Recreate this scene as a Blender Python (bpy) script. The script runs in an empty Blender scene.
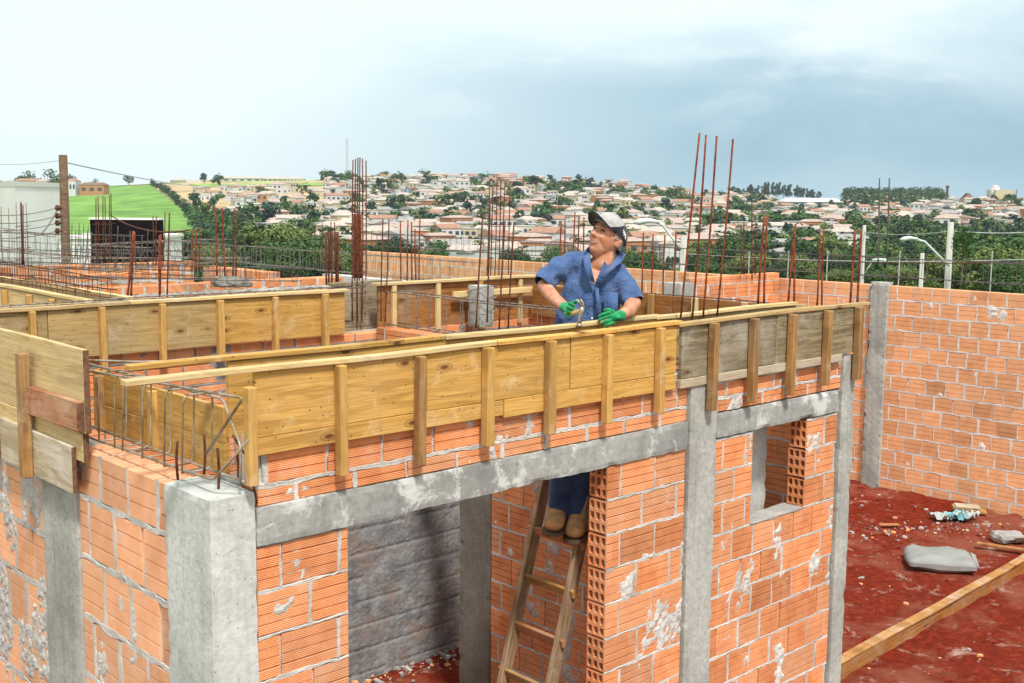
import bpy, bmesh, math, random
import numpy as np
from mathutils import Vector, Matrix, noise as mn
random.seed(7); RNG = np.random.RandomState(11)
C = bpy.context.scene.collection
PI = math.pi
# ------------------------------------------------------------------ camera frame
F = 1130.; CX, CY = 512., 341.5
PITCH = math.atan(141.5 / F); ROLL = math.radians(.5)
cz = np.array([0, math.cos(PITCH), -math.sin(PITCH)])
r0 = np.array([1, 0, 0.]); u0_ = np.cross(r0, cz)
CR = r0 * math.cos(ROLL) + u0_ * math.sin(ROLL); CU = -r0 * math.sin(ROLL) + u0_ * math.cos(ROLL)
CAM = np.array([0, 0, 4.])
AZ = math.radians(46.9)
A = np.array([math.sin(AZ), math.cos(AZ), 0]); B = np.array([-math.cos(AZ), math.sin(AZ), 0])
O = np.array([-1.096, 4.7, 0]); ROT = PI / 2 - AZ
def ray(x, y): return CR * (x - CX) / F - CU * (y - CY) / F + cz
def at_z(x, y, z): d = ray(x, y); return CAM + d * (z - 4.) / d[2]
def at_d(x, y, Y): d = ray(x, y); return CAM + d * Y / d[1]
def at_v(x, y, v): d = ray(x, y); return CAM + d * (((O + B * v) - CAM) @ B) / (d @ B)
def at_u(x, y, u): d = ray(x, y); return CAM + d * (((O + A * u) - CAM) @ A) / (d @ A)
def uvz(p): d = np.array(p) - O; return (d @ A, d @ B, p[2])
def wp(u, v, z=0.): return O + A * u + B * v + np.array([0, 0, z])
def px_of(p):
    d = np.array(p, float) - CAM; z = d @ cz
    return CX + F * (d @ CR) / z, CY - F * (d @ CU) / z
# ------------------------------------------------------------------ object helpers
def tag(o, label=None, cat=None, group=None, kind=None):
    if label: o['label'] = label
    if cat: o['category'] = cat
    if group: o['group'] = group
    if kind: o['kind'] = kind
    return o
def thing(name, label, cat, loc=(0, 0, 0), rz=0., group=None):
    o = bpy.data.objects.new(name, None); C.objects.link(o)
    o.empty_display_size = .2
    o.location = tuple(loc); o.rotation_euler = (0, 0, rz)
    return tag(o, label, cat, group)
def hthing(name, label, cat, u, v, z=0., extra=0., group=None):
    return thing(name, label, cat, wp(u, v, z), ROT + extra, group)
def mesh_obj(name, verts, faces, mat, parent=None, smooth=False, mids=None, loc=None, rot=None):
    me = bpy.data.meshes.new(name)
    me.from_pydata([tuple(map(float, v)) for v in verts], [], faces)
    mats = mat if isinstance(mat, (list, tuple)) else [mat]
    for m in mats: me.materials.append(m)
    if mids is not None: me.polygons.foreach_set('material_index', np.array(mids, dtype=np.int32))
    if smooth: me.polygons.foreach_set('use_smooth', [True] * len(me.polygons))
    me.update()
    o = bpy.data.objects.new(name, me); C.objects.link(o)
    if parent: o.parent = parent
    if loc is not None: o.location = tuple(loc)
    if rot is not None: o.rotation_euler = rot
    return o
def bm_obj(name, bm, mat, parent=None, smooth=False, **k):
    me = bpy.data.meshes.new(name); bm.to_mesh(me); bm.free()
    mats = mat if isinstance(mat, (list, tuple)) else [mat]
    for m in mats: me.materials.append(m)
    if smooth: me.polygons.foreach_set('use_smooth', [True] * len(me.polygons))
    o = bpy.data.objects.new(name, me); C.objects.link(o)
    if parent: o.parent = parent
    if k.get('loc') is not None: o.location = tuple(k['loc'])
    if k.get('rot') is not None: o.rotation_euler = k['rot']
    return o
class MB:
    def __init__(s): s.v = []; s.f = []; s.m = []; s.c = []
    def add(s, v, f, m=0, c=1.0):
        n = len(s.v); s.v += [tuple(p) for p in v]; s.f += [tuple(i + n for i in q) for q in f]
        s.m += [m] * len(f); s.c += [c] * len(f)
    def box(s, x0, x1, y0, y1, z0, z1, m=0, c=1.0):
        v = [(x0, y0, z0), (x1, y0, z0), (x1, y1, z0), (x0, y1, z0), (x0, y0, z1), (x1, y0, z1), (x1, y1, z1), (x0, y1, z1)]
        s.add(v, [(0, 3, 2, 1), (4, 5, 6, 7), (0, 1, 5, 4), (1, 2, 6, 5), (2, 3, 7, 6), (3, 0, 4, 7)], m, c)
    def tube(s, pts, r, n=6, m=0, c=1.0, cap=True):
        pts = [Vector(p) for p in pts]; rs = r if isinstance(r, (list, tuple)) else [r] * len(pts)
        vs = []; fs = []
        prev = None
        for i, p in enumerate(pts):
            t = (pts[min(i + 1, len(pts) - 1)] - pts[max(i - 1, 0)]).normalized()
            if prev is None:
                a = Vector((0, 0, 1)) if abs(t.z) < .9 else Vector((1, 0, 0))
                e1 = t.cross(a).normalized()
            else:
                e1 = (prev - t * prev.dot(t)).normalized()
            prev = e1; e2 = t.cross(e1)
            for k in range(n):
                q = 2 * PI * k / n
                vs.append(p + (e1 * math.cos(q) + e2 * math.sin(q)) * rs[i])
        for i in range(len(pts) - 1):
            for k in range(n):
                a = i * n + k; b = i * n + (k + 1) % n
                fs.append((a, b, b + n, a + n))
        if cap:
            fs.append(tuple(range(n - 1, -1, -1))); fs.append(tuple((len(pts) - 1) * n + k for k in range(n)))
        s.add(vs, fs, m, c)
    def build(s, name, mat, parent=None, smooth=False, color=False, **k):
        o = mesh_obj(name, s.v, s.f, mat, parent, smooth, s.m, **k)
        if color:
            me = o.data
            at = me.color_attributes.new('tint', 'FLOAT_COLOR', 'CORNER')
            lt = np.zeros(len(me.polygons), dtype=np.int32); me.polygons.foreach_get('loop_total', lt)
            col = np.repeat(np.array(s.c, dtype=np.float32), lt)
            arr = np.ones((len(col), 4), dtype=np.float32); arr[:, :3] = col[:, None]
            at.data.foreach_set('color', arr.ravel())
        return o
def bevel_box(name, size, mat, parent, loc=(0, 0, 0), rot=(0, 0, 0), bev=.003, off=(0, 0, 0), seg=1, warp=0., cuts=0):
    bm = bmesh.new(); bmesh.ops.create_cube(bm, size=1)
    for v in bm.verts: v.co = Vector((v.co.x * size[0] + off[0], v.co.y * size[1] + off[1], v.co.z * size[2] + off[2]))
    if bev: bmesh.ops.bevel(bm, geom=bm.edges[:], offset=bev, segments=seg, affect='EDGES')
    if cuts:
        es = [e for e in bm.edges if abs((e.verts[0].co - e.verts[1].co).normalized().x) > .99 and e.calc_length() > size[0] * .5]
        bmesh.ops.subdivide_edges(bm, edges=es, cuts=cuts, use_grid_fill=True)
        sd = random.random() * 50
        for v in bm.verts:
            v.co.z += warp * mn.noise(Vector((v.co.x * .9 + sd, 0, 0)))
            v.co.y += warp * mn.noise(Vector((v.co.x * .7, sd, 0)))
    return bm_obj(name, bm, mat, parent, loc=loc, rot=rot)
# ------------------------------------------------------------------ materials
def newmat(name, rough=.8, spec=.3):
    m = bpy.data.materials.new(name); m.use_nodes = True
    nt = m.node_tree; nt.nodes.clear()
    out = nt.nodes.new('ShaderNodeOutputMaterial'); p = nt.nodes.new('ShaderNodeBsdfPrincipled')
    nt.links.new(p.outputs[0], out.inputs[0]); p.inputs['Roughness'].default_value = rough
    p.inputs['Specular IOR Level'].default_value = spec
    return m, nt, p
def N(nt, t, **k):
    n = nt.nodes.new(t)
    for a, b in k.items():
        if a.startswith('i_'):
            n.inputs[a[2:].replace('_', ' ')].default_value = b
        else: setattr(n, a, b)
    return n
def L(nt, a, b): nt.links.new(a, b)
def coords(nt, scale=(1, 1, 1), rand=True, kind='Object'):
    tc = N(nt, 'ShaderNodeTexCoord'); mp = N(nt, 'ShaderNodeMapping'); mp.inputs['Scale'].default_value = scale
    L(nt, tc.outputs[kind], mp.inputs[0])
    if rand:
        oi = N(nt, 'ShaderNodeObjectInfo'); mu = N(nt, 'ShaderNodeMath', operation='MULTIPLY'); mu.inputs[1].default_value = 37.
        L(nt, oi.outputs['Random'], mu.inputs[0]); cb = N(nt, 'ShaderNodeCombineXYZ')
        for i in range(3): L(nt, mu.outputs[0], cb.inputs[i])
        L(nt, cb.outputs[0], mp.inputs['Location'])
    return mp.outputs[0]
def noise(nt, vec, scale, detail=4, rough=.55, dist=0.):
    n = N(nt, 'ShaderNodeTexNoise'); n.inputs['Scale'].default_value = scale; n.inputs['Detail'].default_value = detail
    n.inputs['Roughness'].default_value = rough; n.inputs['Distortion'].default_value = dist
    L(nt, vec, n.inputs['Vector']); return n.outputs['Fac']
def ramp(nt, fac, stops):
    r = N(nt, 'ShaderNodeValToRGB'); e = r.color_ramp.elements
    while len(e) < len(stops): e.new(.5)
    for i, (p, c) in enumerate(stops):
        e[i].position = p; e[i].color = (c if hasattr(c, '__len__') else (c, c, c)) + ((1,) if hasattr(c, '__len__') else (1,)) if hasattr(c, '__len__') else (c, c, c, 1)
    L(nt, fac, r.inputs[0]); return r.outputs[0]
def mix(nt, fac, a, b, mode='MIX'):
    m = N(nt, 'ShaderNodeMix', data_type='RGBA', blend_type=mode)
    for s, v in ((0, fac), (6, a), (7, b)):
        if hasattr(v, 'is_linked') or hasattr(v, 'links'): L(nt, v, m.inputs[s])
        elif hasattr(v, '__len__'): m.inputs[s].default_value = tuple(v) + (1,)
        else: m.inputs[s].default_value = v
    return m.outputs[2]
def bump(nt, p, h, strength=.4, dist=.01):
    b = N(nt, 'ShaderNodeBump'); b.inputs['Strength'].default_value = strength; b.inputs['Distance'].default_value = dist
    L(nt, h, b.inputs['Height']); L(nt, b.outputs[0], p.inputs['Normal'])
def wood(name, light, dark, stain, knot=True, grain=1., stainamt=.5):
    m, nt, p = newmat(name, .75, .25)
    v = coords(nt, (1, 1, 1))
    mp = N(nt, 'ShaderNodeMapping'); mp.inputs['Scale'].default_value = (1.6, 22, 22); L(nt, v, mp.inputs[0])
    mp2 = N(nt, 'ShaderNodeMapping'); mp2.inputs['Scale'].default_value = (.8, 5, 5); L(nt, v, mp2.inputs[0])
    g1 = noise(nt, mp.outputs[0], 1.5, 8, .7, .3)
    w = N(nt, 'ShaderNodeTexWave', wave_type='BANDS', bands_direction='Z'); w.inputs['Scale'].default_value = 1.6
    w.inputs['Distortion'].default_value = 9.; w.inputs['Detail'].default_value = 3.; w.inputs['Detail Scale'].default_value = .7
    L(nt, mp2.outputs[0], w.inputs[0])
    c = ramp(nt, g1, [(.3, dark), (.52, tuple((a + b) / 2 for a, b in zip(light, dark))), (.72, light)])
    c = mix(nt, ramp(nt, w.outputs['Fac'], [(.0, .0), (.25, .45 * grain), (.5, 0.)]), c, tuple(.55 * x for x in dark))
    s = noise(nt, v, 2.3, 5, .65)
    c = mix(nt, ramp(nt, s, [(.45, 0.), (.7, stainamt)]), c, stain)
    sx_ = N(nt, 'ShaderNodeSeparateXYZ'); L(nt, v, sx_.inputs[0]); cx_ = N(nt, 'ShaderNodeCombineXYZ'); L(nt, sx_.outputs['X'], cx_.inputs[0]); L(nt, sx_.outputs['Z'], cx_.inputs[1])
    mq = N(nt, 'ShaderNodeMapping'); mq.inputs['Scale'].default_value = (.55, 5., 1); L(nt, cx_.outputs[0], mq.inputs[0])
    bands = noise(nt, mq.outputs[0], 3.2, 3, .5, 1.6)
    c = mix(nt, ramp(nt, bands, [(.36, .55), (.47, 0.), (.56, .0), (.60, .35), (.64, 0.)]), c, tuple(.62 * x for x in dark))
    pale = noise(nt, v, 4.6, 8, .72, .3)
    c = mix(nt, ramp(nt, pale, [(.56, 0.), (.70, .6)]), c, tuple(min(.78, .22 + .75 * x) for x in light))
    oi2 = N(nt, 'ShaderNodeObjectInfo'); c = mix(nt, 1., c, ramp(nt, oi2.outputs['Random'], [(0., .80), (1., 1.06)]), 'MULTIPLY')
    if knot:
        mk = N(nt, 'ShaderNodeMapping'); mk.inputs['Scale'].default_value = (2.1, 5.2, 1); L(nt, cx_.outputs[0], mk.inputs[0])
        vo = N(nt, 'ShaderNodeTexVoronoi', voronoi_dimensions='2D'); vo.inputs['Scale'].default_value = 1.0; L(nt, mk.outputs[0], vo.inputs['Vector'])
        sel = N(nt, 'ShaderNodeSeparateColor'); L(nt, vo.outputs['Color'], sel.inputs[0])
        kf = ramp(nt, vo.outputs['Distance'], [(.035, .95), (.055, .55), (.075, .15), (.095, .5), (.12, 0.)])
        km = N(nt, 'ShaderNodeMath', operation='MULTIPLY'); L(nt, kf, km.inputs[0]); L(nt, ramp(nt, sel.outputs[0], [(.38, 0.), (.42, 1.)]), km.inputs[1])
        c = mix(nt, km.outputs[0], c, (.13, .045, .015))
        mn_ = N(nt, 'ShaderNodeMapping'); mn_.inputs['Scale'].default_value = (9, 9, 1); L(nt, cx_.outputs[0], mn_.inputs[0])
        vn_ = N(nt, 'ShaderNodeTexVoronoi', voronoi_dimensions='2D'); vn_.inputs['Scale'].default_value = 1.; L(nt, mn_.outputs[0], vn_.inputs['Vector'])
        c = mix(nt, ramp(nt, vn_.outputs['Distance'], [(.028, .8), (.045, 0.)]), c, (.07, .04, .025))
    L(nt, c, p.inputs['Base Color'])
    bump(nt, p, g1, .5, .004)
    return m
WOOD_Y = wood('pine_yellow', (.76, .47, .14), (.54, .28, .06), (.46, .30, .14), stainamt=.4)
WOOD_P = wood('pine_pale', (.82, .63, .33), (.66, .45, .19), (.50, .40, .28), knot=False, stainamt=.5)
WOOD_O = wood('plywood_orange', (.50, .22, .06), (.27, .095, .02), (.36, .27, .17), stainamt=.7)
WOOD_G = wood('plywood_weathered', (.38, .30, .17), (.13, .095, .05), (.44, .40, .32), stainamt=.85)
WOOD_T = wood('pine_tan', (.62, .45, .21), (.44, .28, .10), (.36, .29, .19), stainamt=.6)
WOOD_S = wood('stud_wood', (.74, .47, .15), (.50, .27, .07), (.30, .17, .07), knot=False, grain=.5)
WOOD_SD = wood('stud_wood_dark', (.58, .34, .12), (.28, .13, .045), (.30, .24, .17), knot=False, grain=.5)
WOOD_E = wood('board_orange_worn', (.66, .36, .13), (.42, .18, .05), (.62, .52, .42), stainamt=.7)
WOOD_W = wood('board_whitened', (.66, .57, .42), (.50, .38, .24), (.72, .68, .60), knot=False, stainamt=.8)
WOOD_R = wood('board_reddish', (.56, .25, .11), (.36, .13, .05), (.66, .48, .34), knot=False)
def brickmat(name, base, dark, ribs=False, dust=.35):
    m, nt, p = newmat(name, .85, .2)
    v = coords(nt, rand=True)
    at = N(nt, 'ShaderNodeAttribute', attribute_name='tint')
    n1 = noise(nt, v, 9., 5, .6)
    c = ramp(nt, n1, [(.3, dark), (.65, base)])
    c = mix(nt, 1., c, at.outputs['Color'], 'MULTIPLY')
    pk = N(nt, 'ShaderNodeMath', operation='PINGPONG'); L(nt, at.outputs['Fac'], pk.inputs[0]); pk.inputs[1].default_value = .045
    c = mix(nt, ramp(nt, pk.outputs[0], [(.018, 0.), (.045, .38)]), c, (.80, .46, .27))
    c = mix(nt, ramp(nt, noise(nt, v, 2.1, 6, .7, .5), [(.58, 0.), (.72, .35)]), c, tuple(.55 * x for x in dark))
    d = noise(nt, v, 5.5, 8, .7)
    c = mix(nt, ramp(nt, d, [(.54, 0.), (.74, dust)]), c, (.72, .58, .48))
    L(nt, c, p.inputs['Base Color'])
    if ribs:
        w = N(nt, 'ShaderNodeTexWave', wave_type='BANDS', bands_direction='Z'); w.inputs['Scale'].default_value = 38.
        w.inputs['Distortion'].default_value = .25
        L(nt, v, w.inputs[0]); h = N(nt, 'ShaderNodeMath', operation='ADD'); L(nt, w.outputs['Fac'], h.inputs[0]); L(nt, n1, h.inputs[1])
        bump(nt, p, h.outputs[0], .55, .003)
    else: bump(nt, p, n1, .3, .004)
    return m
BRICK = brickmat('clay_brick', (.76, .31, .135), (.62, .21, .08), True)
BRICKL = brickmat('clay_brick_light', (.82, .43, .25), (.74, .34, .175), True, .5)
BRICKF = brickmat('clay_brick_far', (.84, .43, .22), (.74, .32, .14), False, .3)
def concrete(name, light, dark, pits=.5, scale=1., bs=.5, smear=None):
    m, nt, p = newmat(name, .9, .2)
    v = coords(nt)
    a = noise(nt, v, 2.2 * scale, 6, .65); b = noise(nt, v, 28 * scale, 6, .7)
    mp = N(nt, 'ShaderNodeMapping'); mp.inputs['Scale'].default_value = (14, 14, .9); L(nt, v, mp.inputs[0])
    st = noise(nt, mp.outputs[0], 1.3, 4, .6)
    c = ramp(nt, a, [(.32, dark), (.62, light)])
    c = mix(nt, ramp(nt, b, [(.35, .35), (.6, 0.)]), c, tuple(.6 * x for x in dark))
    c = mix(nt, ramp(nt, st, [(.5, 0.), (.75, .45)]), c, tuple(.72 * x for x in dark))
    vo = N(nt, 'ShaderNodeTexVoronoi'); vo.inputs['Scale'].default_value = 26 * scale; L(nt, v, vo.inputs['Vector'])
    pit = ramp(nt, vo.outputs['Distance'], [(.08, pits), (.16, 0.)])
    c = mix(nt, pit, c, tuple(.35 * x for x in dark))
    if smear: c = mix(nt, ramp(nt, noise(nt, v, 3.7, 7, .7, .4), [(.53, 0.), (.6, .85)]), c, smear)
    L(nt, c, p.inputs['Base Color'])
    bump(nt, p, b, bs, .006)
    return m
CONC = concrete('concrete_light', (.50, .50, .46), (.27, .275, .25), .7, bs=.8)
CONCB = concrete('concrete_bright', (.66, .68, .65), (.44, .46, .43), .6, bs=.8)
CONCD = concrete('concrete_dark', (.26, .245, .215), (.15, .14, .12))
CONCW = concrete('beam_concrete', (.40, .405, .385), (.25, .25, .235), .4, smear=(.62, .63, .61))
MORT = concrete('mortar_pale', (.72, .69, .65), (.42, .40, .375), .3, 2.4, .8)
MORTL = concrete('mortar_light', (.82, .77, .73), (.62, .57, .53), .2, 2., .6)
MORTD = concrete('mortar_grey', (.45, .43, .41), (.28, .27, .25), .3, 2., .8)
PLAST = concrete('rough_plaster', (.36, .37, .375), (.16, .165, .17), .5, 2.5, 1.2, smear=(.27, .225, .20))
PLASTL = concrete('splashed_render', (.60, .585, .56), (.42, .40, .38), .5, 1.8, 1.)
def simple(name, col, rough=.7, var=.15, scale=8., spec=.3, metal=0., bs=.2, alt=None):
    m, nt, p = newmat(name, rough, spec); v = coords(nt)
    n = noise(nt, v, scale, 5, .6)
    c = ramp(nt, n, [(.35, tuple(x * (1 - var) for x in (alt or col))), (.65, tuple(min(1, x * (1 + var)) for x in col))])
    L(nt, c, p.inputs['Base Color']); p.inputs['Metallic'].default_value = metal
    if bs: bump(nt, p, n, bs, .004)
    return m
RUST = simple('rusty_rebar', (.26, .065, .025), .85, .35, 30, .3, .3, alt=(.15, .04, .02))
RUSTD = simple('dark_rebar', (.13, .05, .03), .8, .35, 30, .3, .3)
STEEL = simple('grey_rebar', (.30, .28, .26), .6, .3, 30, .4, .5, alt=(.17, .12, .08))
def soil():
    m, nt, p = newmat('red_soil', .95, .15); v = coords(nt, rand=False)
    a = noise(nt, v, .9, 8, .65, .3); b = noise(nt, v, 14, 8, .75)
    c = ramp(nt, b, [(.3, (.08, .008, .004)), (.55, (.20, .021, .007)), (.75, (.33, .055, .02))])
    c = mix(nt, ramp(nt, a, [(.50, 0.), (.60, .75)]), c, (.27, .085, .05))
    s = noise(nt, v, 2.6, 8, .75, .5)
    c = mix(nt, ramp(nt, s, [(.56, 0.), (.68, .8)]), c, (.50, .36, .28))
    L(nt, c, p.inputs['Base Color']); bump(nt, p, b, 1., .03); return m
SOIL = soil()
# ------------------------------------------------------------------ value noise (numpy)
def vnoise(x, y, seed):
    xi = np.floor(x).astype(np.int64); yi = np.floor(y).astype(np.int64); xf = x - xi; yf = y - yi
    def h(a, b):
        n = (a * 374761393 + b * 668265263 + seed * 1274126177) & 0xffffffff
        n = ((n ^ (n >> 13)) * 1103515245) & 0xffffffff
        return ((n ^ (n >> 16)) & 0xffff) / 65535.
    sx = xf * xf * (3 - 2 * xf); sy = yf * yf * (3 - 2 * yf)
    return (h(xi, yi) * (1 - sx) + h(xi + 1, yi) * sx) * (1 - sy) + (h(xi, yi + 1) * (1 - sx) + h(xi + 1, yi + 1) * sx) * sy
def fbm(x, y, seed, o=4):
    t = 0; a = .5; s = 0
    for i in range(o):
        t = t + a * vnoise(x * 2 ** i, y * 2 ** i, seed + i * 17); s += a; a *= .5
    return t / s
# ------------------------------------------------------------------ brick walls
def brick_profile(h, ng, gd, gw=.008):
    """(depth, z) pairs of the grooved face"""
    ch = .004; pts = [(ch, 0), (0, ch)]
    for g in range(1, ng + 1):
        zc = h * g / (ng + 1)
        pts += [(0, zc - gw / 2), (gd, zc - gw / 4), (gd, zc + gw / 4), (0, zc + gw / 2)]
    pts += [(0, h - ch), (ch, h)]
    return pts
def add_brick(mb, x0, x1, z0, h, T, prof, tint, holes=None, m=0, both=True, dy=0., tilt=0.):
    n = len(prof); vs = []
    for x in (x0, x1):
        for (d, z) in prof: vs.append((x, d + dy, z0 + z + tilt * (x - (x0 + x1) / 2)))
        for (d, z) in prof: vs.append((x, T - (d if both else 0.) - dy, z0 + z + tilt * (x - (x0 + x1) / 2)))
    fs = []
    o = 2 * n
    for i in range(n - 1):
        fs.append((i, o + i, o + i + 1, i + 1)); fs.append((n + i, n + i + 1, o + n + i + 1, o + n + i))
    fs.append((0, n, o + n, o)); fs.append((n - 1, o + n - 1, o + 2 * n - 1, 2 * n - 1))
    if holes != 'L': fs.append(tuple(range(n)) + tuple(range(2 * n - 1, n - 1, -1)))
    if holes != 'R': fs.append(tuple(o + i for i in range(n))[::-1] + tuple(o + i for i in range(n, 2 * n)))
    mb.add(vs, fs, m, tint)
    if holes:
        xx = x0 if holes == 'L' else x1; dr = 1 if holes == 'L' else -1
        cy = (T - 2 * dy) / 3.; czz = h / 3.
        ang = [0, 1, 2, 3, 4, 5, 6, 7]
        sq = [(1, 0), (1, 1), (0, 1), (-1, 1), (-1, 0), (-1, -1), (0, -1), (1, -1)]
        ho = [(1, 0), (.86, .86), (0, 1), (-.86, .86), (-1, 0), (-.86, -.86), (0, -1), (.86, -.86)]
        for a in range(3):
            for b in range(3):
                oy = dy + cy * (a + .5); oz = z0 + czz * (b + .5)
                V = [(xx, oy + s[0] * cy / 2, oz + s[1] * czz / 2) for s in sq]
                V += [(xx, oy + s[0] * cy / 2 * .74, oz + s[1] * czz / 2 * .74) for s in ho]
                V += [(xx + dr * .11, oy + s[0] * cy / 2 * .70, oz + s[1] * czz / 2 * .70) for s in ho]
                Fs = []
                for k in range(8):
                    k2 = (k + 1) % 8
                    Fs.append((k, k2, 8 + k2, 8 + k)); Fs.append((8 + k, 8 + k2, 16 + k2, 16 + k))
                Fs.append(tuple(range(16, 24)))
                mb.add(V, Fs, m, tint)
def brick_wall(name, parent, Lx, z0, z1, T=.14, bw=.29, bh=.19, joint=.015, openings=(), grid=.02, back=False, seed=1,
               mats=None, loc=(0, 0, 0), rot=0., ng=3, gd=.009, smear=.60, holes_at=(), jr=.010, tvar=.18, start=0., hs=()):
    """wall in local x (length), y (thickness, front at y=0), z. openings = (x0,x1,z0,z1)"""
    mats = mats or [BRICK, MORT]; rnd = random.Random(seed); mb = MB()
    z = z0; r = 0; rows = []; ends = []
    prof = brick_profile(bh, ng, gd)
    while z < z1 - .03:
        h = min(hs[r] if r < len(hs) else bh, z1 - z); rows.append((z, h)); pr = prof if abs(h - bh) < 1e-6 else brick_profile(h, max(0, int(ng * h / bh)), gd)
        x = -(bw + joint) * (.5 if r % 2 else 0.) + start - rnd.random() * .04
        segs = []
        while x < Lx:
            a, b = x, x + bw + rnd.uniform(-.008, .008); segs.append((max(0, a), min(Lx, b))); x = b + joint * rnd.uniform(.6, 1.5)
        rowends = []
        for hx, _s in holes_at:
            for k in range(len(segs) - 1):
                if min(abs(segs[k][1] - hx), abs(segs[k + 1][0] - hx)) < .09: segs[k] = (segs[k][0], segs[k + 1][1]); del segs[k + 1]; break
        for (a, b) in segs:
            parts = [(a, b)]
            for (ox0, ox1, oz0, oz1) in openings:
                if z + h * .5 > oz0 and z + h * .5 < oz1:
                    np_ = []
                    for (p, q) in parts:
                        if q <= ox0 or p >= ox1: np_.append((p, q))
                        else:
                            if p < ox0: np_.append((p, ox0))
                            if q > ox1: np_.append((ox1, q))
                    parts = np_
            for (p, q) in parts:
                rowends.append((p, q))
                if q - p < .035: continue
                hl = None
                for (hx, side) in holes_at:
                    if side == 'L' and abs(p - hx) < .01: hl = 'L'
                    if side == 'R' and abs(q - hx) < .01: hl = 'R'
                if hl is None and rnd.random() < .03 and q - p > .15: pass
                t = 1 + rnd.uniform(-tvar, tvar * 1.1)
                if rnd.random() < .08: t *= .84
                add_brick(mb, p, q, z, h, T, pr, t, hl, 0, True, rnd.uniform(0, .004), rnd.uniform(-.006, .006))
        ends.append(rowends)
        z += h + joint; r += 1
    def solid(zc):
        iv = [(0., Lx)]
        for (o0, o1, o2, o3) in openings:
            if o2 - .004 < zc < o3:
                nv = []
                for p, q in iv:
                    if q <= o0 or p >= o1: nv.append((p, q)); continue
                    if p < o0: nv.append((p, o0))
                    if q > o1: nv.append((o1, q))
                iv = nv
        return iv
    sd2 = seed * 7.7
    def strip(horizontal, c0, c1, a, b, side):
        '''joint strip between c0..c1 running a..b'''
        n = max(2, int((b - a) / step)); V = []
        for i in range(n + 1):
            t = a + (b - a) * i / n; k1 = mn.noise(Vector((t * 8, c0 * 9 + sd2, 1.3))) * .7 + .5 * mn.noise(Vector((t * 31, c0 * 9, sd2 + 2))); k2 = mn.noise(Vector((t * 8, c0 * 9 + sd2, 7.1))) * .7 + .5 * mn.noise(Vector((t * 31, c0 * 9 + 5, sd2))); k3 = mn.noise(Vector((t * 40, c0 * 9, sd2)))
            e0 = c0 - jw * max(-.9, .1 + 1.9 * k1); e1 = c1 + jw * max(-.9, .1 + 1.9 * k2)
            for cc_, y in ((e0, .006), (e0 + .003, .0004 + .001 * k3), ((e0 + e1) / 2, .0008 + .0025 * k3 + .002 * k1), (e1 - .003, .0004 - .001 * k3), (e1, .006)):
                yy = y if side == 0 else T - y
                V.append((t, yy, cc_) if horizontal else (cc_, yy, t))
        Fc = [(i * 5 + j, (i + 1) * 5 + j, (i + 1) * 5 + j + 1, i * 5 + j + 1) for i in range(n) for j in range(4)]
        if horizontal == bool(side): Fc = [f[::-1] for f in Fc]
        mb.add(V, Fc, 1)
    step = max(.025, grid * 1.6); jw = joint * .42
    for side in ([0, 1] if back else [0]):
        for ri, (zr, hr_) in enumerate(rows):
            if zr + hr_ < z1 - .01:
                for p, q in solid(zr + hr_ + joint * .5): strip(True, zr + hr_, zr + hr_ + joint, p, q, side)
            for (p, q) in zip(ends[ri][:-1], ends[ri][1:]):
                g0, g1 = p[1], q[0]
                if 0 < g1 - g0 < .05 and rnd.random() < .84: strip(False, g0, g1, zr, zr + hr_, side)
    # mortar core
    def cells(ox):
        return ox
    cuts = sorted(set([0, Lx] + [c for o in openings for c in o[:2] if 0 < c < Lx]))
    for a, b in zip(cuts[:-1], cuts[1:]):
        zz = sorted(set([z0, z1] + [c for o in openings if o[0] < (a + b) / 2 < o[1] for c in o[2:] if z0 < c < z1]))
        for c, d in zip(zz[:-1], zz[1:]):
            if any(o[0] < (a + b) / 2 < o[1] and o[2] < (c + d) / 2 < o[3] for o in openings): continue
            inset = .03
            aa = a + (.12 if any(abs(a - hx) < .01 for hx, s in holes_at) else (.003 if a > 0 else 0)); bb = b - (.12 if any(abs(b - hx) < .01 for hx, s in holes_at) else (.003 if b < Lx else 0))
            mb.box(aa, bb, .014, T - .014, c + .001, d - .006, 1)
    # relief sheets: mortar that fills joints and smears over the bricks
    for side in ([0, 1] if back else [0]):
        nx = int(Lx / grid) + 1; nz = int((z1 - z0) / grid) + 1
        X, Z = np.meshgrid(np.linspace(0, Lx, nx), np.linspace(z0 + .001, z1 - .004, nz), indexing='ij')
        f1 = fbm(X * 30 + side * 9, Z * 30, seed, 3); f2 = fbm(X * 5 + 7 + side * 3, Z * 3.4, seed + 5, 4); f3 = fbm(X * 60, Z * 60, seed + 9, 2)
        d = .013 - (f1 - .45) * jr * .6
        d = d - np.clip((f2 - smear - .05) * 9, 0, 1) * (.016 * (.35 + f1)) - (f3 - .5) * .002
        Y = d if side == 0 else T - d
        vs = np.stack([X, Y, Z], -1).reshape(-1, 3)
        fs = []
        xc = (np.arange(nx - 1) + .5) * Lx / (nx - 1); zc = z0 + (np.arange(nz - 1) + .5) * (z1 - z0) / (nz - 1)
        ok = np.ones((nx - 1, nz - 1), bool)
        for (o0, o1, o2, o3) in openings:
            ok &= ~(((xc[:, None] > o0 - grid) & (xc[:, None] < o1 + grid)) & ((zc[None, :] > o2 - grid) & (zc[None, :] < o3 + grid)))
        I, J = np.nonzero(ok)
        a = I * nz + J
        q = np.stack([a, a + nz, a + nz + 1, a + 1], 1)
        if side: q = q[:, ::-1]
        mb.add(vs.tolist(), q.tolist(), 1)
    return mb.build(name, mats, parent, color=True, loc=loc, rot=(0, 0, rot))
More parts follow.
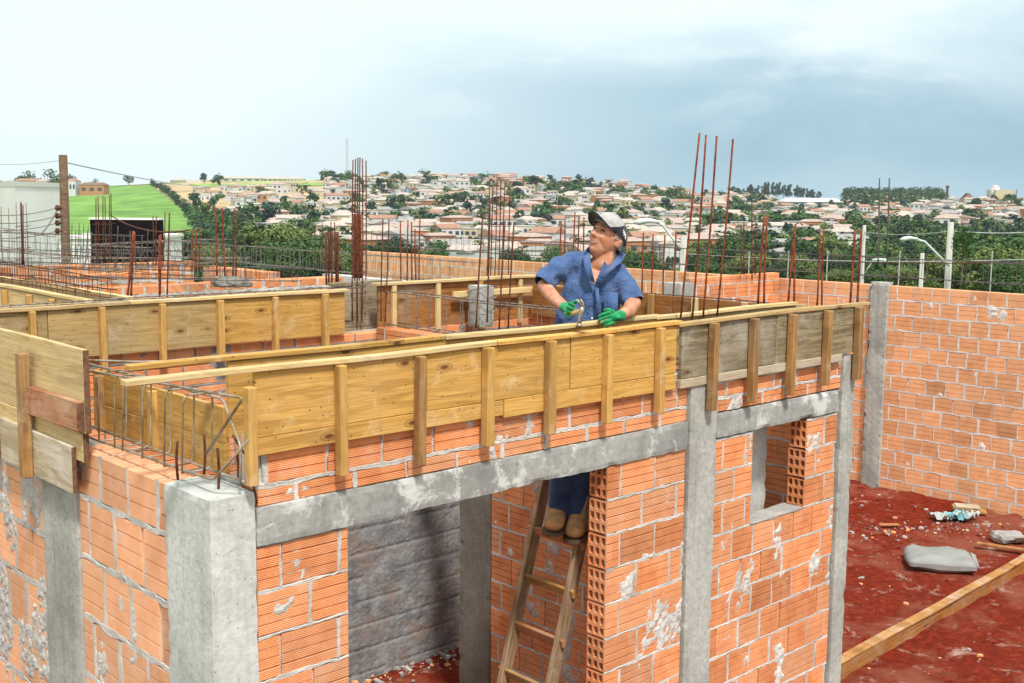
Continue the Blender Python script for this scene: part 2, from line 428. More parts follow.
def rough_box(name, parent, sx, sy, sz, mat, loc=(0, 0, 0), rot=(0, 0, 0), res=.04, amp=.006, chip=.012, seed=1, gap=None):
    """displaced concrete body, origin at its lower corner"""
    def axis(n): return [i / n for i in range(n + 1)]
    nx, ny, nz = max(2, int(sx / res)), max(2, int(sy / res)), max(2, int(sz / res))
    idx = {}; V = []; Fc = []
    def vid(i, j, k):
        key = (i, j, k)
        if key not in idx:
            p = Vector((sx * i / nx, sy * j / ny, sz * k / nz)); q = p + Vector((seed * 3.1, seed * 1.7, 0)) + Vector(loc)
            nrm = Vector(((i == nx) - (i == 0), (j == ny) - (j == 0), (k == nz) - (k == 0)))
            cnt = abs(nrm.x) + abs(nrm.y) + abs(nrm.z)
            dd = mn.noise(q * 2.) * amp * .6 + mn.noise(q * 25.) * amp * .16
            if cnt >= 2: dd -= chip * (.22 + max(0, mn.noise(q * 11.)) * 1.6)
            p = p + nrm.normalized() * dd
            idx[key] = len(V); V.append(p)
        return idx[key]
    for (n1, n2, fix) in ((nx, ny, 'z'), (nx, nz, 'y'), (ny, nz, 'x')):
        for a in range(n1):
            for b in range(n2):
                for e in (0, 1):
                    if fix == 'z': q = [vid(a, b, e * nz), vid(a + 1, b, e * nz), vid(a + 1, b + 1, e * nz), vid(a, b + 1, e * nz)]
                    elif fix == 'y': q = [vid(a, e * ny, b), vid(a, e * ny, b + 1), vid(a + 1, e * ny, b + 1), vid(a + 1, e * ny, b)]
                    else: q = [vid(e * nx, a, b), vid(e * nx, a + 1, b), vid(e * nx, a + 1, b + 1), vid(e * nx, a, b + 1)]
                    if e == 0: q = q[::-1]
                    Fc.append(tuple(q))
    return mesh_obj(name, V, Fc, mat, parent, False, loc=loc, rot=rot)
def plaster_sheet(name, parent, Lx, z0, z1, loc):
    nx, nz = int(Lx / .012), int((z1 - z0) / .012)
    X, Z = np.meshgrid(np.linspace(0, Lx, nx), np.linspace(z0, z1, nz), indexing='ij')
    row = np.floor(Z / .205); gz = np.exp(-((Z / .205 - row - .5) * .205 / .010) ** 2) * (vnoise(X * 5, row * 3.7, 8) > .25)
    gx = np.exp(-(((X + row % 2 * .14) / .28 % 1 - .5) * .28 / .008) ** 2) * (vnoise(X * 3, row * 5.1, 5) > .55)
    d = -.012 - .010 * fbm(X * 12, Z * 12, 4, 2) - .012 * fbm(X * 55, Z * 90, 14, 3) + .009 * np.maximum(gz, gx)
    n = nx * nz; V = np.concatenate([np.stack([X, d, Z], -1).reshape(-1, 3), np.stack([X, d * 0 - .002, Z], -1).reshape(-1, 3)])
    I, J = np.meshgrid(np.arange(nx - 1), np.arange(nz - 1), indexing='ij'); a = (I * nz + J).ravel()
    return mesh_obj(name, V.tolist(), np.stack([a, a + nz, a + nz + 1, a + 1], 1).tolist() + (n + np.stack([a, a + 1, a + nz + 1, a + nz], 1)).tolist(), PLAST, parent, True, loc=loc)
# ------------------------------------------------------------------ THE HOUSE
house = hthing('unfinished_house', 'near roofless house of orange hollow brick with a grey concrete frame', 'house', 0, 0)
# front wall above the beam
brick_wall('brick_wall', house, 2.93, 2.685, 2.99, seed=3, grid=.012, bh=.19, smear=.58, loc=(.02, 0, 0), start=-.1, jr=.012, hs=(.075,), joint=.02)
brick_wall('brick_wall', house, 1.44, 2.70, 2.99, seed=4, grid=.014, loc=(3.255, 0, 0), smear=.58, hs=(.075, .085), joint=.02, bw=.24)
# beams
rough_box('concrete_beam', house, 2.95, .15, .17, CONCW, (.003, -.012, 2.512), res=.025, amp=.010, chip=.012, seed=2)
rough_box('concrete_beam', house, 1.42, .15, .155, CONCW, (3.25, -.012, 2.535), res=.025, amp=.010, chip=.014, seed=5)
# left bay panel, ladder bay panel, window bay
brick_wall('brick_wall', house, .47, .055, 2.508, seed=8, grid=.012, loc=(.01, 0, 0), smear=.57, jr=.011)
brick_wall('brick_wall', house, .70, .065, 2.52, seed=9, grid=.013, loc=(2.25, 0, 0), holes_at=((0., 'L'),), smear=.52, jr=.012, start=0.)
brick_wall('brick_wall', house, 1.42, .065, 2.53, seed=12, grid=.014, loc=(3.25, 0, 0), openings=((.40, 1.03, 1.905, 2.6),), holes_at=((1.03, 'L'),), smear=.585, jr=.012, bw=.22)
rough_box('window_sill', house, .62, .155, .022, MORTD, (3.655, -.004, 1.893), res=.03, amp=.006, seed=4)
# columns of the front
rough_box('concrete_column', house, .215, .415, 2.755, CONCB, (-.213, -.012, 0), res=.03, amp=.007, chip=.008, seed=1)
rough_box('concrete_column', house, .275, .17, 2.93, CONC, (2.963, -.02, 0), res=.035, amp=.008, chip=.010, seed=6)
rough_box('concrete_column', house, .17, .17, 2.93, CONC, (4.685, -.02, 0), res=.035, amp=.010, chip=.012, seed=7)
# left side wall (tall bricks), column, splashed part
BX = PI / 2
brick_wall('brick_wall', house, .97, .0, 2.745, T=.16, bw=.27, bh=.285, joint=.03, seed=21, grid=.012, loc=(-.20, 1.375, 0), rot=-BX, mats=[BRICKL, MORT], ng=3, gd=.010, smear=.54, jr=.013)
rough_box('concrete_column', house, .19, .47, 2.74, CONC, (-.215, 1.378, 0), res=.035, amp=.006, chip=.008, seed=9)
brick_wall('brick_wall', house, 1.5, .0, 2.745, T=.16, bw=.24, bh=.285, joint=.028, seed=22, grid=.012, loc=(-.20, 3.36, 0), rot=-BX, mats=[BRICKL, PLASTL], ng=3, smear=.42, jr=.017)
# partition, back wall, right side wall
brick_wall('brick_wall', house, 1.62, .0, 2.97, seed=31, grid=.02, loc=(2.985, 1.79, 0), rot=-BX, bw=.22, mats=[BRICK, MORT], smear=.53, jr=.012)
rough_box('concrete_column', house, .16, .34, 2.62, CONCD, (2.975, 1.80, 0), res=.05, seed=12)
brick_wall('brick_wall', house, 1.40, 2.62, 2.97, seed=32, grid=.025, loc=(2.985, 3.19, 0), rot=-BX, bw=.22, smear=.64)
brick_wall('brick_wall', house, 5.0, .0, 2.93, T=.14, seed=33, grid=.022, loc=(-.2, 3.20, 0), mats=[BRICK, PLAST], bw=.26)
plaster_sheet('rough_plaster', house, 2.9, .02, 2.62, (1.9, 3.195, 0))
brick_wall('brick_wall', house, 3.0, .0, 2.97, T=.14, seed=34, grid=.04, loc=(4.70, 3.2, 0), rot=-BX, mats=[BRICK, MORT], smear=.62)
rough_box('concrete_column', house, .20, .12, 2.93, CONCB, uvz(at_v(750, 470, .30))[:2] + (0.,), res=.05, seed=15)
# mortar heap on the wall top behind corner pillar
rough_box('mortar_bed', house, .5, .18, .03, MORTD, (.0, .12, 2.745), res=.03, amp=.02, seed=19)
# ------------------------------------------------------------------ FORMWORK
def board(parent, u0, u1, y, z0, z1, mat, t=.025, name='board', cuts=6, warp=.006):
    return bevel_box(name, (u1 - u0, t, z1 - z0), mat, parent, loc=((u0 + u1) / 2, y, (z0 + z1) / 2), bev=.0025, cuts=cuts, warp=warp)
def rail(parent, u0, u1, y, z, mat, w=.055, h=.024):
    return bevel_box('top_rail', (u1 - u0, w, h), mat, parent, loc=((u0 + u1) / 2, y, z), bev=.003, cuts=8, warp=.012)
def stud(parent, u, y, z0, z1, mat, w=.045, t=.05):
    lean = random.uniform(-.012, .012)
    # long axis is local X so the grain runs along it
    return bevel_box('stud', (z1 - z0, t, w * random.uniform(.9, 1.15)), mat, parent, loc=(u, y, (z0 + z1) / 2), rot=(0, -PI / 2 + lean, random.uniform(-.08, .08)), bev=.004)
fw = hthing('beam_formwork', 'long yellow timber formwork with upright studs along the front wall top', 'formwork', 0, 0)
for a, b in ((0.0, .92), (.925, 1.9), (1.905, 2.80)):
    board(fw, a, b, -.0175, 2.995, 3.275, WOOD_Y)
board(fw, 0.0, 1.42, -.0175, 2.915, 2.993, WOOD_Y); board(fw, 1.425, 2.80, -.0175, 2.90, 2.993, WOOD_Y)
rail(fw, -.57, 1.36, -.022, 3.289, WOOD_P); rail(fw, 1.365, 2.83, -.022, 3.289, WOOD_Y)
for x, zt, zb in ((250, 3.22, 2.80), (341, 3.27, 2.77), (420, 3.27, 2.75), (488, 3.275, 2.78), (550, 3.275, 2.78), (607, 3.275, 2.78), (659, 3.28, 2.78)):
    u = uvz(at_v(x, 400, -.055))[0]
    stud(fw, u, -.0565, zb, zt, WOOD_SD if x == 420 else WOOD_S)
fwi = hthing('beam_formwork', 'inner timber board and rail running just behind the corner rebar and under the hammer', 'formwork', 0, 0)
board(fwi, .06, 1.5, .315, 2.93, 3.275, WOOD_Y); board(fwi, 1.505, 3.05, .315, 2.93, 3.275, WOOD_Y)
rail(fwi, -.40, 1.3, .315, 3.289, WOOD_Y); rail(fwi, 1.305, 3.05, .315, 3.289, WOOD_P)
fs_ = hthing('side_formwork', 'yellow inner board behind the bare corner cage, above the side wall', 'formwork', 0, 0, 0, -BX)
board(fs_, -1.75, -.33, .06, 2.905, 3.07, WOOD_Y); board(fs_, -1.75, -.33, .06, 2.75, 2.902, WOOD_Y)
stud(fs_, -uvz(at_u(153, 420, .03))[1], .03, 2.76, 3.06, WOOD_S, t=.04); stud(fs_, -uvz(at_u(101, 420, .03))[1], .03, 2.76, 3.06, WOOD_SD, t=.04)
for u in (.6, 1.2, 1.8, 2.4): stud(fwi, u, .35, 2.85, 3.26, WOOD_S, t=.04)
fw2 = hthing('beam_formwork', 'weathered grey plywood formwork with white bottom strip above the window bay', 'formwork', 0, 0)
board(fw2, 2.845, 3.82, -.019, 2.955, 3.272, WOOD_G); board(fw2, 3.825, 4.84, -.019, 2.95, 3.272, WOOD_G)
bevel_box('bottom_strip', (1.80, .03, .055), WOOD_W, fw2, loc=(3.74, -.023, 2.925), bev=.003, cuts=6, warp=.006)
rail(fw2, 2.80, 4.97, -.024, 3.288, WOOD_T); rail(fw2, 3.0, 4.55, .31, 3.288, WOOD_P)
board(fw2, 3.06, 4.7, .315, 2.97, 3.272, WOOD_T)
for x, m_ in ((713, WOOD_SD), (753, WOOD_SD), (791, WOOD_SD), (826, WOOD_SD), (857, WOOD_SD)):
    stud(fw2, uvz(at_v(x, 360, -.06))[0], -.062, 2.76 if x > 800 else 2.74, 3.274, m_, w=.05)
# left boards over the side wall
fl = hthing('side_formwork', 'pale stacked shutter boards at the left edge with a dark batten and short reddish offcut', 'formwork', 0, 0, 0, -BX)
# local x = -B direction (towards camera): x = -v, y = u
board(fl, -4.2, -1.135, -.237, 2.86, 3.27, WOOD_P, t=.028); board(fl, -4.2, -1.17, -.237, 2.715, 2.857, WOOD_P, t=.028)
ENDG = simple('end_grain', (.16, .08, .045), .9, .35, 40)
for y_, x_, za, zb_, tt in ((-.237, -1.133, 2.862, 3.268, .029), (-.237, -1.168, 2.717, 2.855, .029), (-.262, -1.262, 2.545, 2.775, .023), (-.272, -1.138, 2.875, 3.012, .036)):
    bevel_box('end_grain', (.006, tt, zb_ - za), ENDG, fl, loc=(x_, y_, (za + zb_) / 2), bev=.002)
bevel_box('board', (1.0, .022, .24), WOOD_W, fl, loc=(-1.765, -.262, 2.66), bev=.003); board(fl, -4.2, -2.36, -.262, 2.52, 2.75, WOOD_W)
bevel_box('batten', (.66, .05, .07), WOOD_SD, fl, loc=(-uvz(at_u(20, 410, -.32))[1], -.30, 2.86), rot=(0, -PI / 2 + .02, 0), bev=.004)
bevel_box('offcut', (.70, .035, .145), WOOD_R, fl, loc=(-1.49, -.272, 2.945), rot=(0, -.012, 0), bev=.003)
# back-left formwork run
fb = hthing('beam_formwork', 'tan knotty timber formwork with narrow studs, the run behind the corner rebar cage', 'formwork', 0, 0)
for a, b in ((-1.2, .35), (.355, 1.55), (1.555, 2.66)):
    board(fb, a, b, 3.17, 2.945, 3.272, WOOD_T if a < 1 else WOOD_Y)
rail(fb, -1.2, .9, 3.165, 3.287, WOOD_T); rail(fb, .905, 2.68, 3.165, 3.287, WOOD_P)
for x in (32, 102, 162, 220, 275, 325): stud(fb, uvz(at_v(x, 320, 3.14))[0], 3.135, 2.83, 3.27, WOOD_S, w=.042)
board(fb, -1.2, 2.68, 3.44, 2.945, 3.28, WOOD_T)
# cross board piece in the gap (grey) and orange boards beyond the partition
fg = hthing('crossing_formwork', 'grey weathered shutter board in the gap where two beam forms cross behind the rebar', 'formwork', 0, 0)
board(fg, 2.70, 3.42, 3.42, 2.93, 3.30, WOOD_G)
rail(fg, 2.70, 3.42, 3.43, 3.312, WOOD_G)
fo = hthing('beam_formwork', 'orange plywood formwork with pale rails left of the man', 'formwork', 0, 0)
board(fo, 3.02, 4.1, 3.22, 2.94, 3.30, WOOD_O); board(fo, 4.105, 5.4, 3.22, 2.94, 3.30, WOOD_O)
rail(fo, 2.98, 5.4, 3.21, 3.315, WOOD_P, w=.08)
for x in (394, 438, 480, 520): stud(fo, uvz(at_v(x, 300, 3.19))[0], 3.19, 2.9, 3.30, WOOD_P if x != 480 else WOOD_S, w=.05, t=.03)
bevel_box('waling', (1.5, .03, .05), WOOD_P, fo, loc=(4.5, 3.14, 3.20), bev=.003)
fr = hthing('beam_formwork', 'orange plywood side formwork with two pale studs to the right of the man', 'formwork', 0, 0, 0, -BX)
board(fr, -3.1, -1.5, 4.66, 2.97, 3.25, WOOD_O); board(fr, -1.495, -.45, 4.66, 2.97, 3.25, WOOD_O)
for x, mm in ((651, WOOD_SD), (695, WOOD_P), (745, WOOD_P)): stud(fr, -uvz(at_u(x, 300, 4.63))[1], 4.63, 2.95, 3.255, mm, w=.05, t=.035)
fq = hthing('beam_formwork', 'pale timber formwork running away at the far left behind the tan boards', 'formwork', 0, 0, 0, -BX)
for yy in (.76, 1.05):
    board(fq, -8.0, -3.5, yy, 2.97, 3.27, WOOD_P); rail(fq, -8.0, -3.47, yy, 3.287, WOOD_P)
for x in (5, 29, 52, 75): stud(fq, -uvz(at_u(x, 292, .73))[1], .725, 2.95, 3.26, WOOD_S, w=.05, t=.04)
# ------------------------------------------------------------------ REBAR
def cage(label, p0, p1, w, z0, z1, sp=.2, mat=None, r=.005, rs=.003, hooks=False, name='rebar_cage', lean=0., group=None, sag=0.0):
    mat = mat or STEEL
    p0 = np.array(p0, float); p1 = np.array(p1, float); d = p1 - p0; d[2] = 0; Ln = np.linalg.norm(d); ang = math.atan2(d[1], d[0])
    t = thing(name, label, 'rebar cage', (p0[0], p0[1], z0), ang, group); h = z1 - z0
    sl = (p1[2] - p0[2]) / Ln
    for (y, z) in ((-w / 2, 0), (w / 2, 0), (-w / 2, h), (w / 2, h)):
        mb = MB(); n = max(3, int(Ln / .5)); ph = random.random() * 9
        mb.tube([(Ln * i / n, y + .004 * math.sin(i + ph), z + sl * Ln * i / n + .006 * math.sin(i * 1.7 + ph) - sag * math.sin(PI * i / n)) for i in range(n + 1)], r, 6)
        mb.build('long_bar', mat, t, True)
    k = int(Ln / sp)
    mb = MB(); e = rs
    mb.tube([(0, -w / 2 - e, -e), (lean, -w / 2 - e, h + e), (lean, w / 2 + e, h + e), (0, w / 2 + e, -e), (0, -w / 2 - e, -e)], rs, 5)
    s0 = mb.build('stirrup', mat, t, False); s0.location = (sp * .5, 0, sl * sp * .5)
    for i in range(1, min(k, 95)):
        o = s0.copy(); C.objects.link(o); o.parent = t; x = sp * (i + .5) + random.uniform(-.03, .03)
        o.location = (x, 0, sl * x - sag * math.sin(PI * x / Ln)); o.rotation_euler = (0, random.uniform(-.06, .06), random.uniform(-.08, .08))
    return t
CAGED = simple('cage_dark', (.10, .09, .085), .7, .3, 20)
# the corner cage with hooked ends
cc = hthing('rebar_cage', 'bare steel stirrup cage with yellowed hooked ends sitting open on the corner pillar', 'rebar cage', 0, 0)
HOOK = simple('hooked_rebar', (.34, .31, .28), .55, .3, 12, .4, .3, alt=(.36, .24, .09))
def bar_uv(parent, pts, r=.006, mat=None, name='long_bar'):
    mb = MB(); P = [Vector(p) for p in pts]; q = [P[0]]
    for i in range(1, len(P) - 1):
        a = (P[i - 1] - P[i]); b = (P[i + 1] - P[i]); ra = min(.035, a.length * .4, b.length * .4); a.normalize(); b.normalize()
        for tt in (0, .25, .5, .75, 1.):
            s, e = P[i] + a * ra, P[i] + b * ra
            q.append(s * (1 - tt) ** 2 + P[i] * 2 * tt * (1 - tt) + e * tt ** 2)
    q.append(P[-1]); mb.tube(q, r, 7); return mb.build(name, mat or HOOK, parent, True)
def up(x, y, u): return tuple(uvz(at_u(x, y, u)))
bar_uv(cc, [(-.15, 1.6, 3.125), up(243, 398, -.15), up(206, 454, -.12)])
bar_uv(cc, [(-.03, 1.6, 3.13), up(223, 399, -.03), up(241, 447, -.06), up(240, 482, -.08)])
bar_uv(cc, [(-.155, 1.6, 2.795), up(213, 480, -.155), up(249, 440, -.12)])
bar_uv(cc, [(-.03, 1.6, 2.80), (-.03, .0, 2.80)])
bar_uv(cc, [(-.19, 1.30, 2.80), (-.19, 1.28, 3.20), (-.05, .95, 3.215), (1.2, .14, 3.235)], .0055)
for v in (1.20, 1.02, .93, .72, .50, .33):
    bar_uv(cc, [(-.16, v, 2.80), (-.16, v - .03, 3.15), (-.02, v - .03, 3.15), (-.02, v, 2.80), (-.16, v + .01, 2.80)], .0042, HOOK, 'stirrup')
bar_uv(cc, [(-.06, .06, 3.0), (-.03, -.02, 2.90), (-.02, -.06, 2.72)], .005, RUSTD)
cage('rebar cage lying inside the front formwork between its two rails', wp(.2, .16), wp(4.8, .16), .15, 3.02, 3.245, .19, RUSTD)
cage('rebar cage on the partition wall, dropping towards the man behind the middle rail', wp(3.07, 3.1), wp(3.07, .4), .13, 3.0, 3.262, .17, STEEL)
cage('rebar cage resting in the tan formwork run behind the corner', wp(-1.1, 3.32), wp(2.9, 3.32), .16, 3.02, 3.295, .2, STEEL)
cage('rebar cage laid on the pale formwork at the far left', wp(.92, 8.0), wp(.92, 3.6), .18, 3.08, 3.34, .2, RUSTD)
cage('long rebar cage spanning the back rooms at the left in front of the white building', at_z(-30, 258, 3.2), at_z(252, 258, 3.2), .15, 2.93, 3.2, .16, STEEL)
cage('long grey rebar cage sloping right in front of the dark trees', at_z(160, 240, 3.2), at_z(478, 262.5, 3.2), .15, 2.92, 3.2, .17, STEEL)
cage('rebar cage along the top of the far boundary wall', wp(11.96, 15.8), wp(11.96, -3.0), .12, 3.0, 3.26, .2, CAGED, r=.006, rs=.0035)
cage('tilted rebar cage below the black box at the left', at_z(95, 246, 3.4), at_z(232, 240, 3.4), .2, 3.1, 3.42, .18, STEEL, lean=-.25)
cage('thin rebar cage crossing in front of the white building', at_z(-20, 240, 3.3), at_z(150, 248, 3.2), .2, 3.0, 3.3, .2, STEEL)
cage('slack low rebar cage at the far left edge', at_z(-20, 250, 3.15), at_z(190, 262, 3.1), .2, 2.95, 3.15, .22, RUSTD)
cage('rusty cage lying in front of the far left brick rows', at_z(-20, 266, 3.05), at_z(108, 292, 3.18), .16, 2.9, 3.15, .16, RUSTD)
cage('short low cage standing at the left before the pole', at_z(-30, 225, 3.6), at_z(70, 238, 3.5), .2, 3.35, 3.6, .25, STEEL)
def bars(label, lst, Y, mat=None, r=.0055, zb=2.9, name='starter_bars', ties=0, group=None):
    """lst = [(x_top,y_top,x_base,y_base)], all at about distance Y"""
    mat = mat or RUST
    b0 = at_d(lst[0][2], lst[0][3], Y); t = thing(name, label, 'rebar', b0, 0, group)
    cs = []
    for k, (xt, yt, xb, yb) in enumerate(lst):
        Yk = Y + (.12 if k % 2 else -.04)
        p = at_d(xt, yt, Yk) - b0; q = at_d(xb, yb, Yk) - b0
        mb = MB(); n = 6; bow = random.uniform(-.006, .006)
        mb.tube([tuple(q + (p - q) * i / n + np.array([bow * math.sin(PI * i / n), 0, 0])) for i in range(n + 1)], r, 6)
        mb.build('bar', mat, t, True); cs.append((q, p))
    for j in range(ties):
        f = (j + .5) / (ties + .5) * .8
        ps = [q + (p - q) * f for q, p in cs]; xs = [p[0] for p in ps]; ys = [p[1] for p in ps]; z = sum(p[2] for p in ps) / len(ps)
        a, b, c, d = min(xs) - .01, max(xs) + .01, min(ys) - .01, max(ys) + .01
        mb = MB(); mb.tube([(a, c, z), (b, c, z), (b, d, z + .01), (a, d, z + .01), (a, c, z)], .003, 5); mb.build('stirrup', mat, t)
    return t
bars('four tall leaning rusty bars rising above the skyline to the right of the man', [(699.6, 133, 680.6, 318), (706, 135, 692, 322), (716.7, 136, 703, 318), (733, 139, 717, 316)], 7.05, r=.0065)
bars('four short rusty bar stubs on the near corner pillar', [(177.5, 441, 178, 480), (204, 434, 204, 474), (217.5, 448, 218, 496), (237, 452, 237.5, 493)], 4.78, RUSTD, r=.006)
bars('tall tied cluster of dark thin bars above the grey cross board', [(x, 157 + abs(x - 359) * .5, x - .5, 322) for x in (353, 355.5, 358, 360, 362.5, 366)], 9.2, RUSTD, r=.0055, ties=6)
bars('dense rusty bar bundle at the foot of the tall cluster', [(x, 214, x, 278) for x in (354, 356, 358, 360, 361)], 9.6, RUST, r=.009, ties=5)
bars('pair of dark bars right of the tall cluster', [(383, 219, 381, 322), (389, 219, 385, 322)], 8.9, RUSTD)
bars('five rusty bars standing before the orange boundary wall', [(400.5, 221, 401, 283), (408, 220, 407, 283), (411.5, 222, 412, 283), (415, 229, 416, 283), (420, 218, 419, 283)], 15, RUST, r=.010)
bars('four brown bars at the middle column behind the long rail', [(483, 214, 476, 328), (490, 198, 487, 322), (505, 221, 499, 330), (514, 223, 508, 330)], 7.9, RUSTD, r=.0065)
bars('tall thin dark bars on the skyline left of the man', [(489.5, 181, 486, 300), (493, 180, 490, 300), (497, 180, 494, 300), (501, 180, 498, 300), (505, 181, 502, 300), (510, 182, 508, 300)], 10.8, RUSTD, r=.006, ties=4)
bars('five rusty bars behind the shoulder of the man', [(561, 221, 560, 275), (565, 221, 564, 275), (575, 212, 573, 275), (579, 215, 577, 275), (584, 217, 583, 275)], 13, RUST, r=.009)
bars('four dark bars just right of the shoulder of the man', [(643.5, 233, 642, 300), (653, 234, 651, 300), (665, 235, 663, 300), (676, 231, 673, 300)], 9.6, RUST, r=.0075)
bars('pair of red bars left above the weathered formwork', [(764.5, 215, 758, 304), (767.5, 215, 764, 304)], 8.3, RUST, r=.008)
bars('crossed pair of red bars above the weathered formwork', [(795.5, 224, 788, 306), (794, 228, 794, 306)], 8.2, RUST, r=.008)
bars('thin straight pair of red bars above the weathered formwork', [(819.5, 229, 817, 306), (824, 228, 822, 306)], 8.2, RUST, r=.0065)
bars('rightmost red pair at the corner of the weathered formwork', [(855, 229, 850, 308), (861.5, 230, 857, 308)], 8.1, RUST, r=.0085)
bars('faint thin bars behind the left red pair', [(741, 225, 741, 275), (744, 222, 744, 275), (752, 200, 752, 280), (756, 226, 755, 275)], 16, RUSTD, r=.009)
bars('two tall dark posts of steel rising beyond the boundary wall', [(879.5, 178, 878, 262), (889.5, 178, 887, 262)], 22, CAGED, r=.014)
bars('thick rusty leaning pair in front of the left brick rows', [(133.5, 231, 127, 300), (134.5, 232, 131, 300)], 8.4, RUST, r=.008)
bars('rusty pair standing on the tan formwork at the left', [(159.5, 235, 159.5, 298), (161, 234, 160, 298)], 8.4, RUST, r=.006)
bars('single pale brown bar beside the black box', [(169.5, 213, 167, 298)], 8.5, RUSTD, r=.006)
bars('group of three thin greenish bars above the black box', [(96, 198, 97, 262), (98, 196, 99, 262), (103, 196, 104, 262), (105, 197, 105, 262), (109.5, 195, 109, 262), (111, 193, 111, 262)], 14, RUSTD, r=.006, ties=3)
bars('pair of rusty bars in front of the green bushes', [(215.5, 208, 217, 276), (222, 208, 225, 276)], 9.6, RUST, r=.0075)
bars('second rusty pair nearer the boundary trees', [(234.5, 208, 233, 276), (238, 208, 236, 276)], 10, RUSTD, r=.006)
bars('short bars at the right end of the black box', [(153, 216, 153, 265), (156.5, 216, 156, 265), (165, 212, 163, 265)], 11, RUSTD, r=.005)
bars('dark bundle of bars at the right end of the back wall', [(x, 232, x, 285) for x in (326.5, 329, 332, 336, 338)], 12, RUSTD, r=.011, ties=5)
bars('four thin bars above the dark bundle at the back wall', [(315, 223, 315, 270), (322, 223, 322, 270), (331, 222, 330, 270), (334.5, 222, 335, 270)], 12.2, RUSTD, r=.006)
bars('rusty short group left of the sloping cage', [(192, 229, 192, 272), (196, 229, 196, 272), (200, 228, 199, 272)], 11, RUST, r=.006, ties=3)
bars('thin bar bundle in front of the white building', [(20.5, 202, 22, 265), (21.5, 203, 23, 265), (23, 205, 24, 265)], 13, RUSTD, r=.006, ties=4)
bars('scattered thin bars at the left edge', [(1, 207, 3, 262), (8.5, 208, 9, 262), (16, 202, 17, 262), (26, 203, 28, 262)], 14, STEEL, r=.005)
cage('low thin cage before the white building, under the insulators', at_z(-20, 232, 3.45), at_z(140, 236, 3.45), .2, 3.2, 3.45, .22, CAGED)
cage('dark cage hanging over the middle brick row at the left', at_z(-20, 262, 3.1), at_z(300, 268, 3.12), .14, 2.93, 3.1, .15, CAGED)
cage('dark cage crossing before the black box, upper', at_z(60, 249, 3.3), at_z(235, 252, 3.3), .18, 3.05, 3.3, .16, CAGED, lean=.12)
cage('steel cage along the right side wall behind the red pairs', wp(4.78, 3.1), wp(4.78, .5), .14, 3.02, 3.24, .17, CAGED)
bars('thin uneven bars between the pole and the black box', [(72 + 2.7 * i + (i % 3), 222 + (i * 7) % 13, 72 + 2.7 * i, 263) for i in range(8)], 13, CAGED, r=.0045)
bars('thin uneven bars in front of the black box', [(118 + 6 * i, 226 + (i * 11) % 17, 117 + 6 * i, 264) for i in range(7)], 12, CAGED, r=.0045)
bars('thin bars standing along the sloping cage', [(245 + 11 * i, 236 + (i * 5) % 9, 245 + 11 * i, 276) for i in range(6)], 11, CAGED, r=.004)
# ring column form with wires (middle)
cm = thing('column_form', 'small grey column head wrapped in loose wire rings behind the middle rail', 'column', at_z(487, 330, 2.9), ROT)
rough_box('concrete_core', cm, .16, .16, .36, CONC, (-.08, 0, 0.02), res=.03, seed=44)
for k in range(4):
    mb = MB(); mb.tube([(.0 + .11 * math.cos(a), .05 + .12 * math.sin(a), .08 + .09 * k + .03 * math.sin(a + k)) for a in [i * PI / 8 for i in range(17)]], .004, 5)
    mb.build('wire_ring', STEEL, cm)
# ------------------------------------------------------------------ boundary wall and the walls behind
bw_ = hthing('boundary_wall', 'long orange brick boundary wall with one grey column at the right', 'wall', 11.89, 0, 0, -BX)
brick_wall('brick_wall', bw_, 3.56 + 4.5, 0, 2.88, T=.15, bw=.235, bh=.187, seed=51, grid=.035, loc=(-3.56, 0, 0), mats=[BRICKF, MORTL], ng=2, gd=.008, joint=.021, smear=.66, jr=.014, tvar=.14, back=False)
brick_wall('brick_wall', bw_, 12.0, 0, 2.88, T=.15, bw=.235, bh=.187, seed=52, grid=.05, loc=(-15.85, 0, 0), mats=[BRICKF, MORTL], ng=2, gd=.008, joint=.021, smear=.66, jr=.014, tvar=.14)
rough_box('concrete_column', bw_, .26, .16, 2.93, CONC, (-3.82, -.05, 0), res=.05, amp=.012, chip=.02, seed=31)
nb = hthing('neighbour_wall', 'short orange wall and grey pier standing between the tall leaning bars and the boundary wall', 'wall', 9.75, 5.3)
brick_wall('brick_wall', nb, 2.1, 0, 2.97, T=.14, seed=53, grid=.04, mats=[BRICK, MORT], ng=2, smear=.6)
rough_box('concrete_pier', nb, .30, .30, 2.92, CONC, (-.32, -.08, 0), res=.06, seed=33)
ww = hthing('neighbour_wall', 'whitewashed low wall in front of the boundary wall behind the tall bar cluster', 'wall', 7.25, 10.4, 0, -BX)
WHITEP = simple('whitewash', (.72, .72, .70), .8, .12, 4)
rough_box('wall_panel', ww, 3.2, .16, 2.86, WHITEP, (0, 0, 0), res=.15, seed=35)
for nm, u, v, Lx, top, sd in (('low orange brick row in mid distance at the left with wide pale joints', 1.6, 9.6, 5.5, 2.86, 61), ('second orange brick row further back at the left', 1.0, 11.95, 4.7, 2.87, 62),
                              ('farthest orange brick row at the left below the black box', -1., 14.6, 8.3, 2.86, 63)):
    w_ = hthing('neighbour_wall', nm, 'wall', u, v)
    brick_wall('brick_wall', w_, Lx, 1.50 if sd < 62 else 1.51 if sd < 63 else 1.75, 2.86 if sd < 62 else top, T=.30 if sd < 63 else .2, bw=.25, seed=sd, grid=.03, mats=[BRICK, MORT], joint=.04, ng=0, smear=.80, bh=.10 if sd < 63 else .19, start=0)
w_ = hthing('neighbour_wall', 'short orange brick wall end in front of the dark bushes', 'wall', *uvz(at_z(203, 266, 2.95))[:2], 0, -BX)
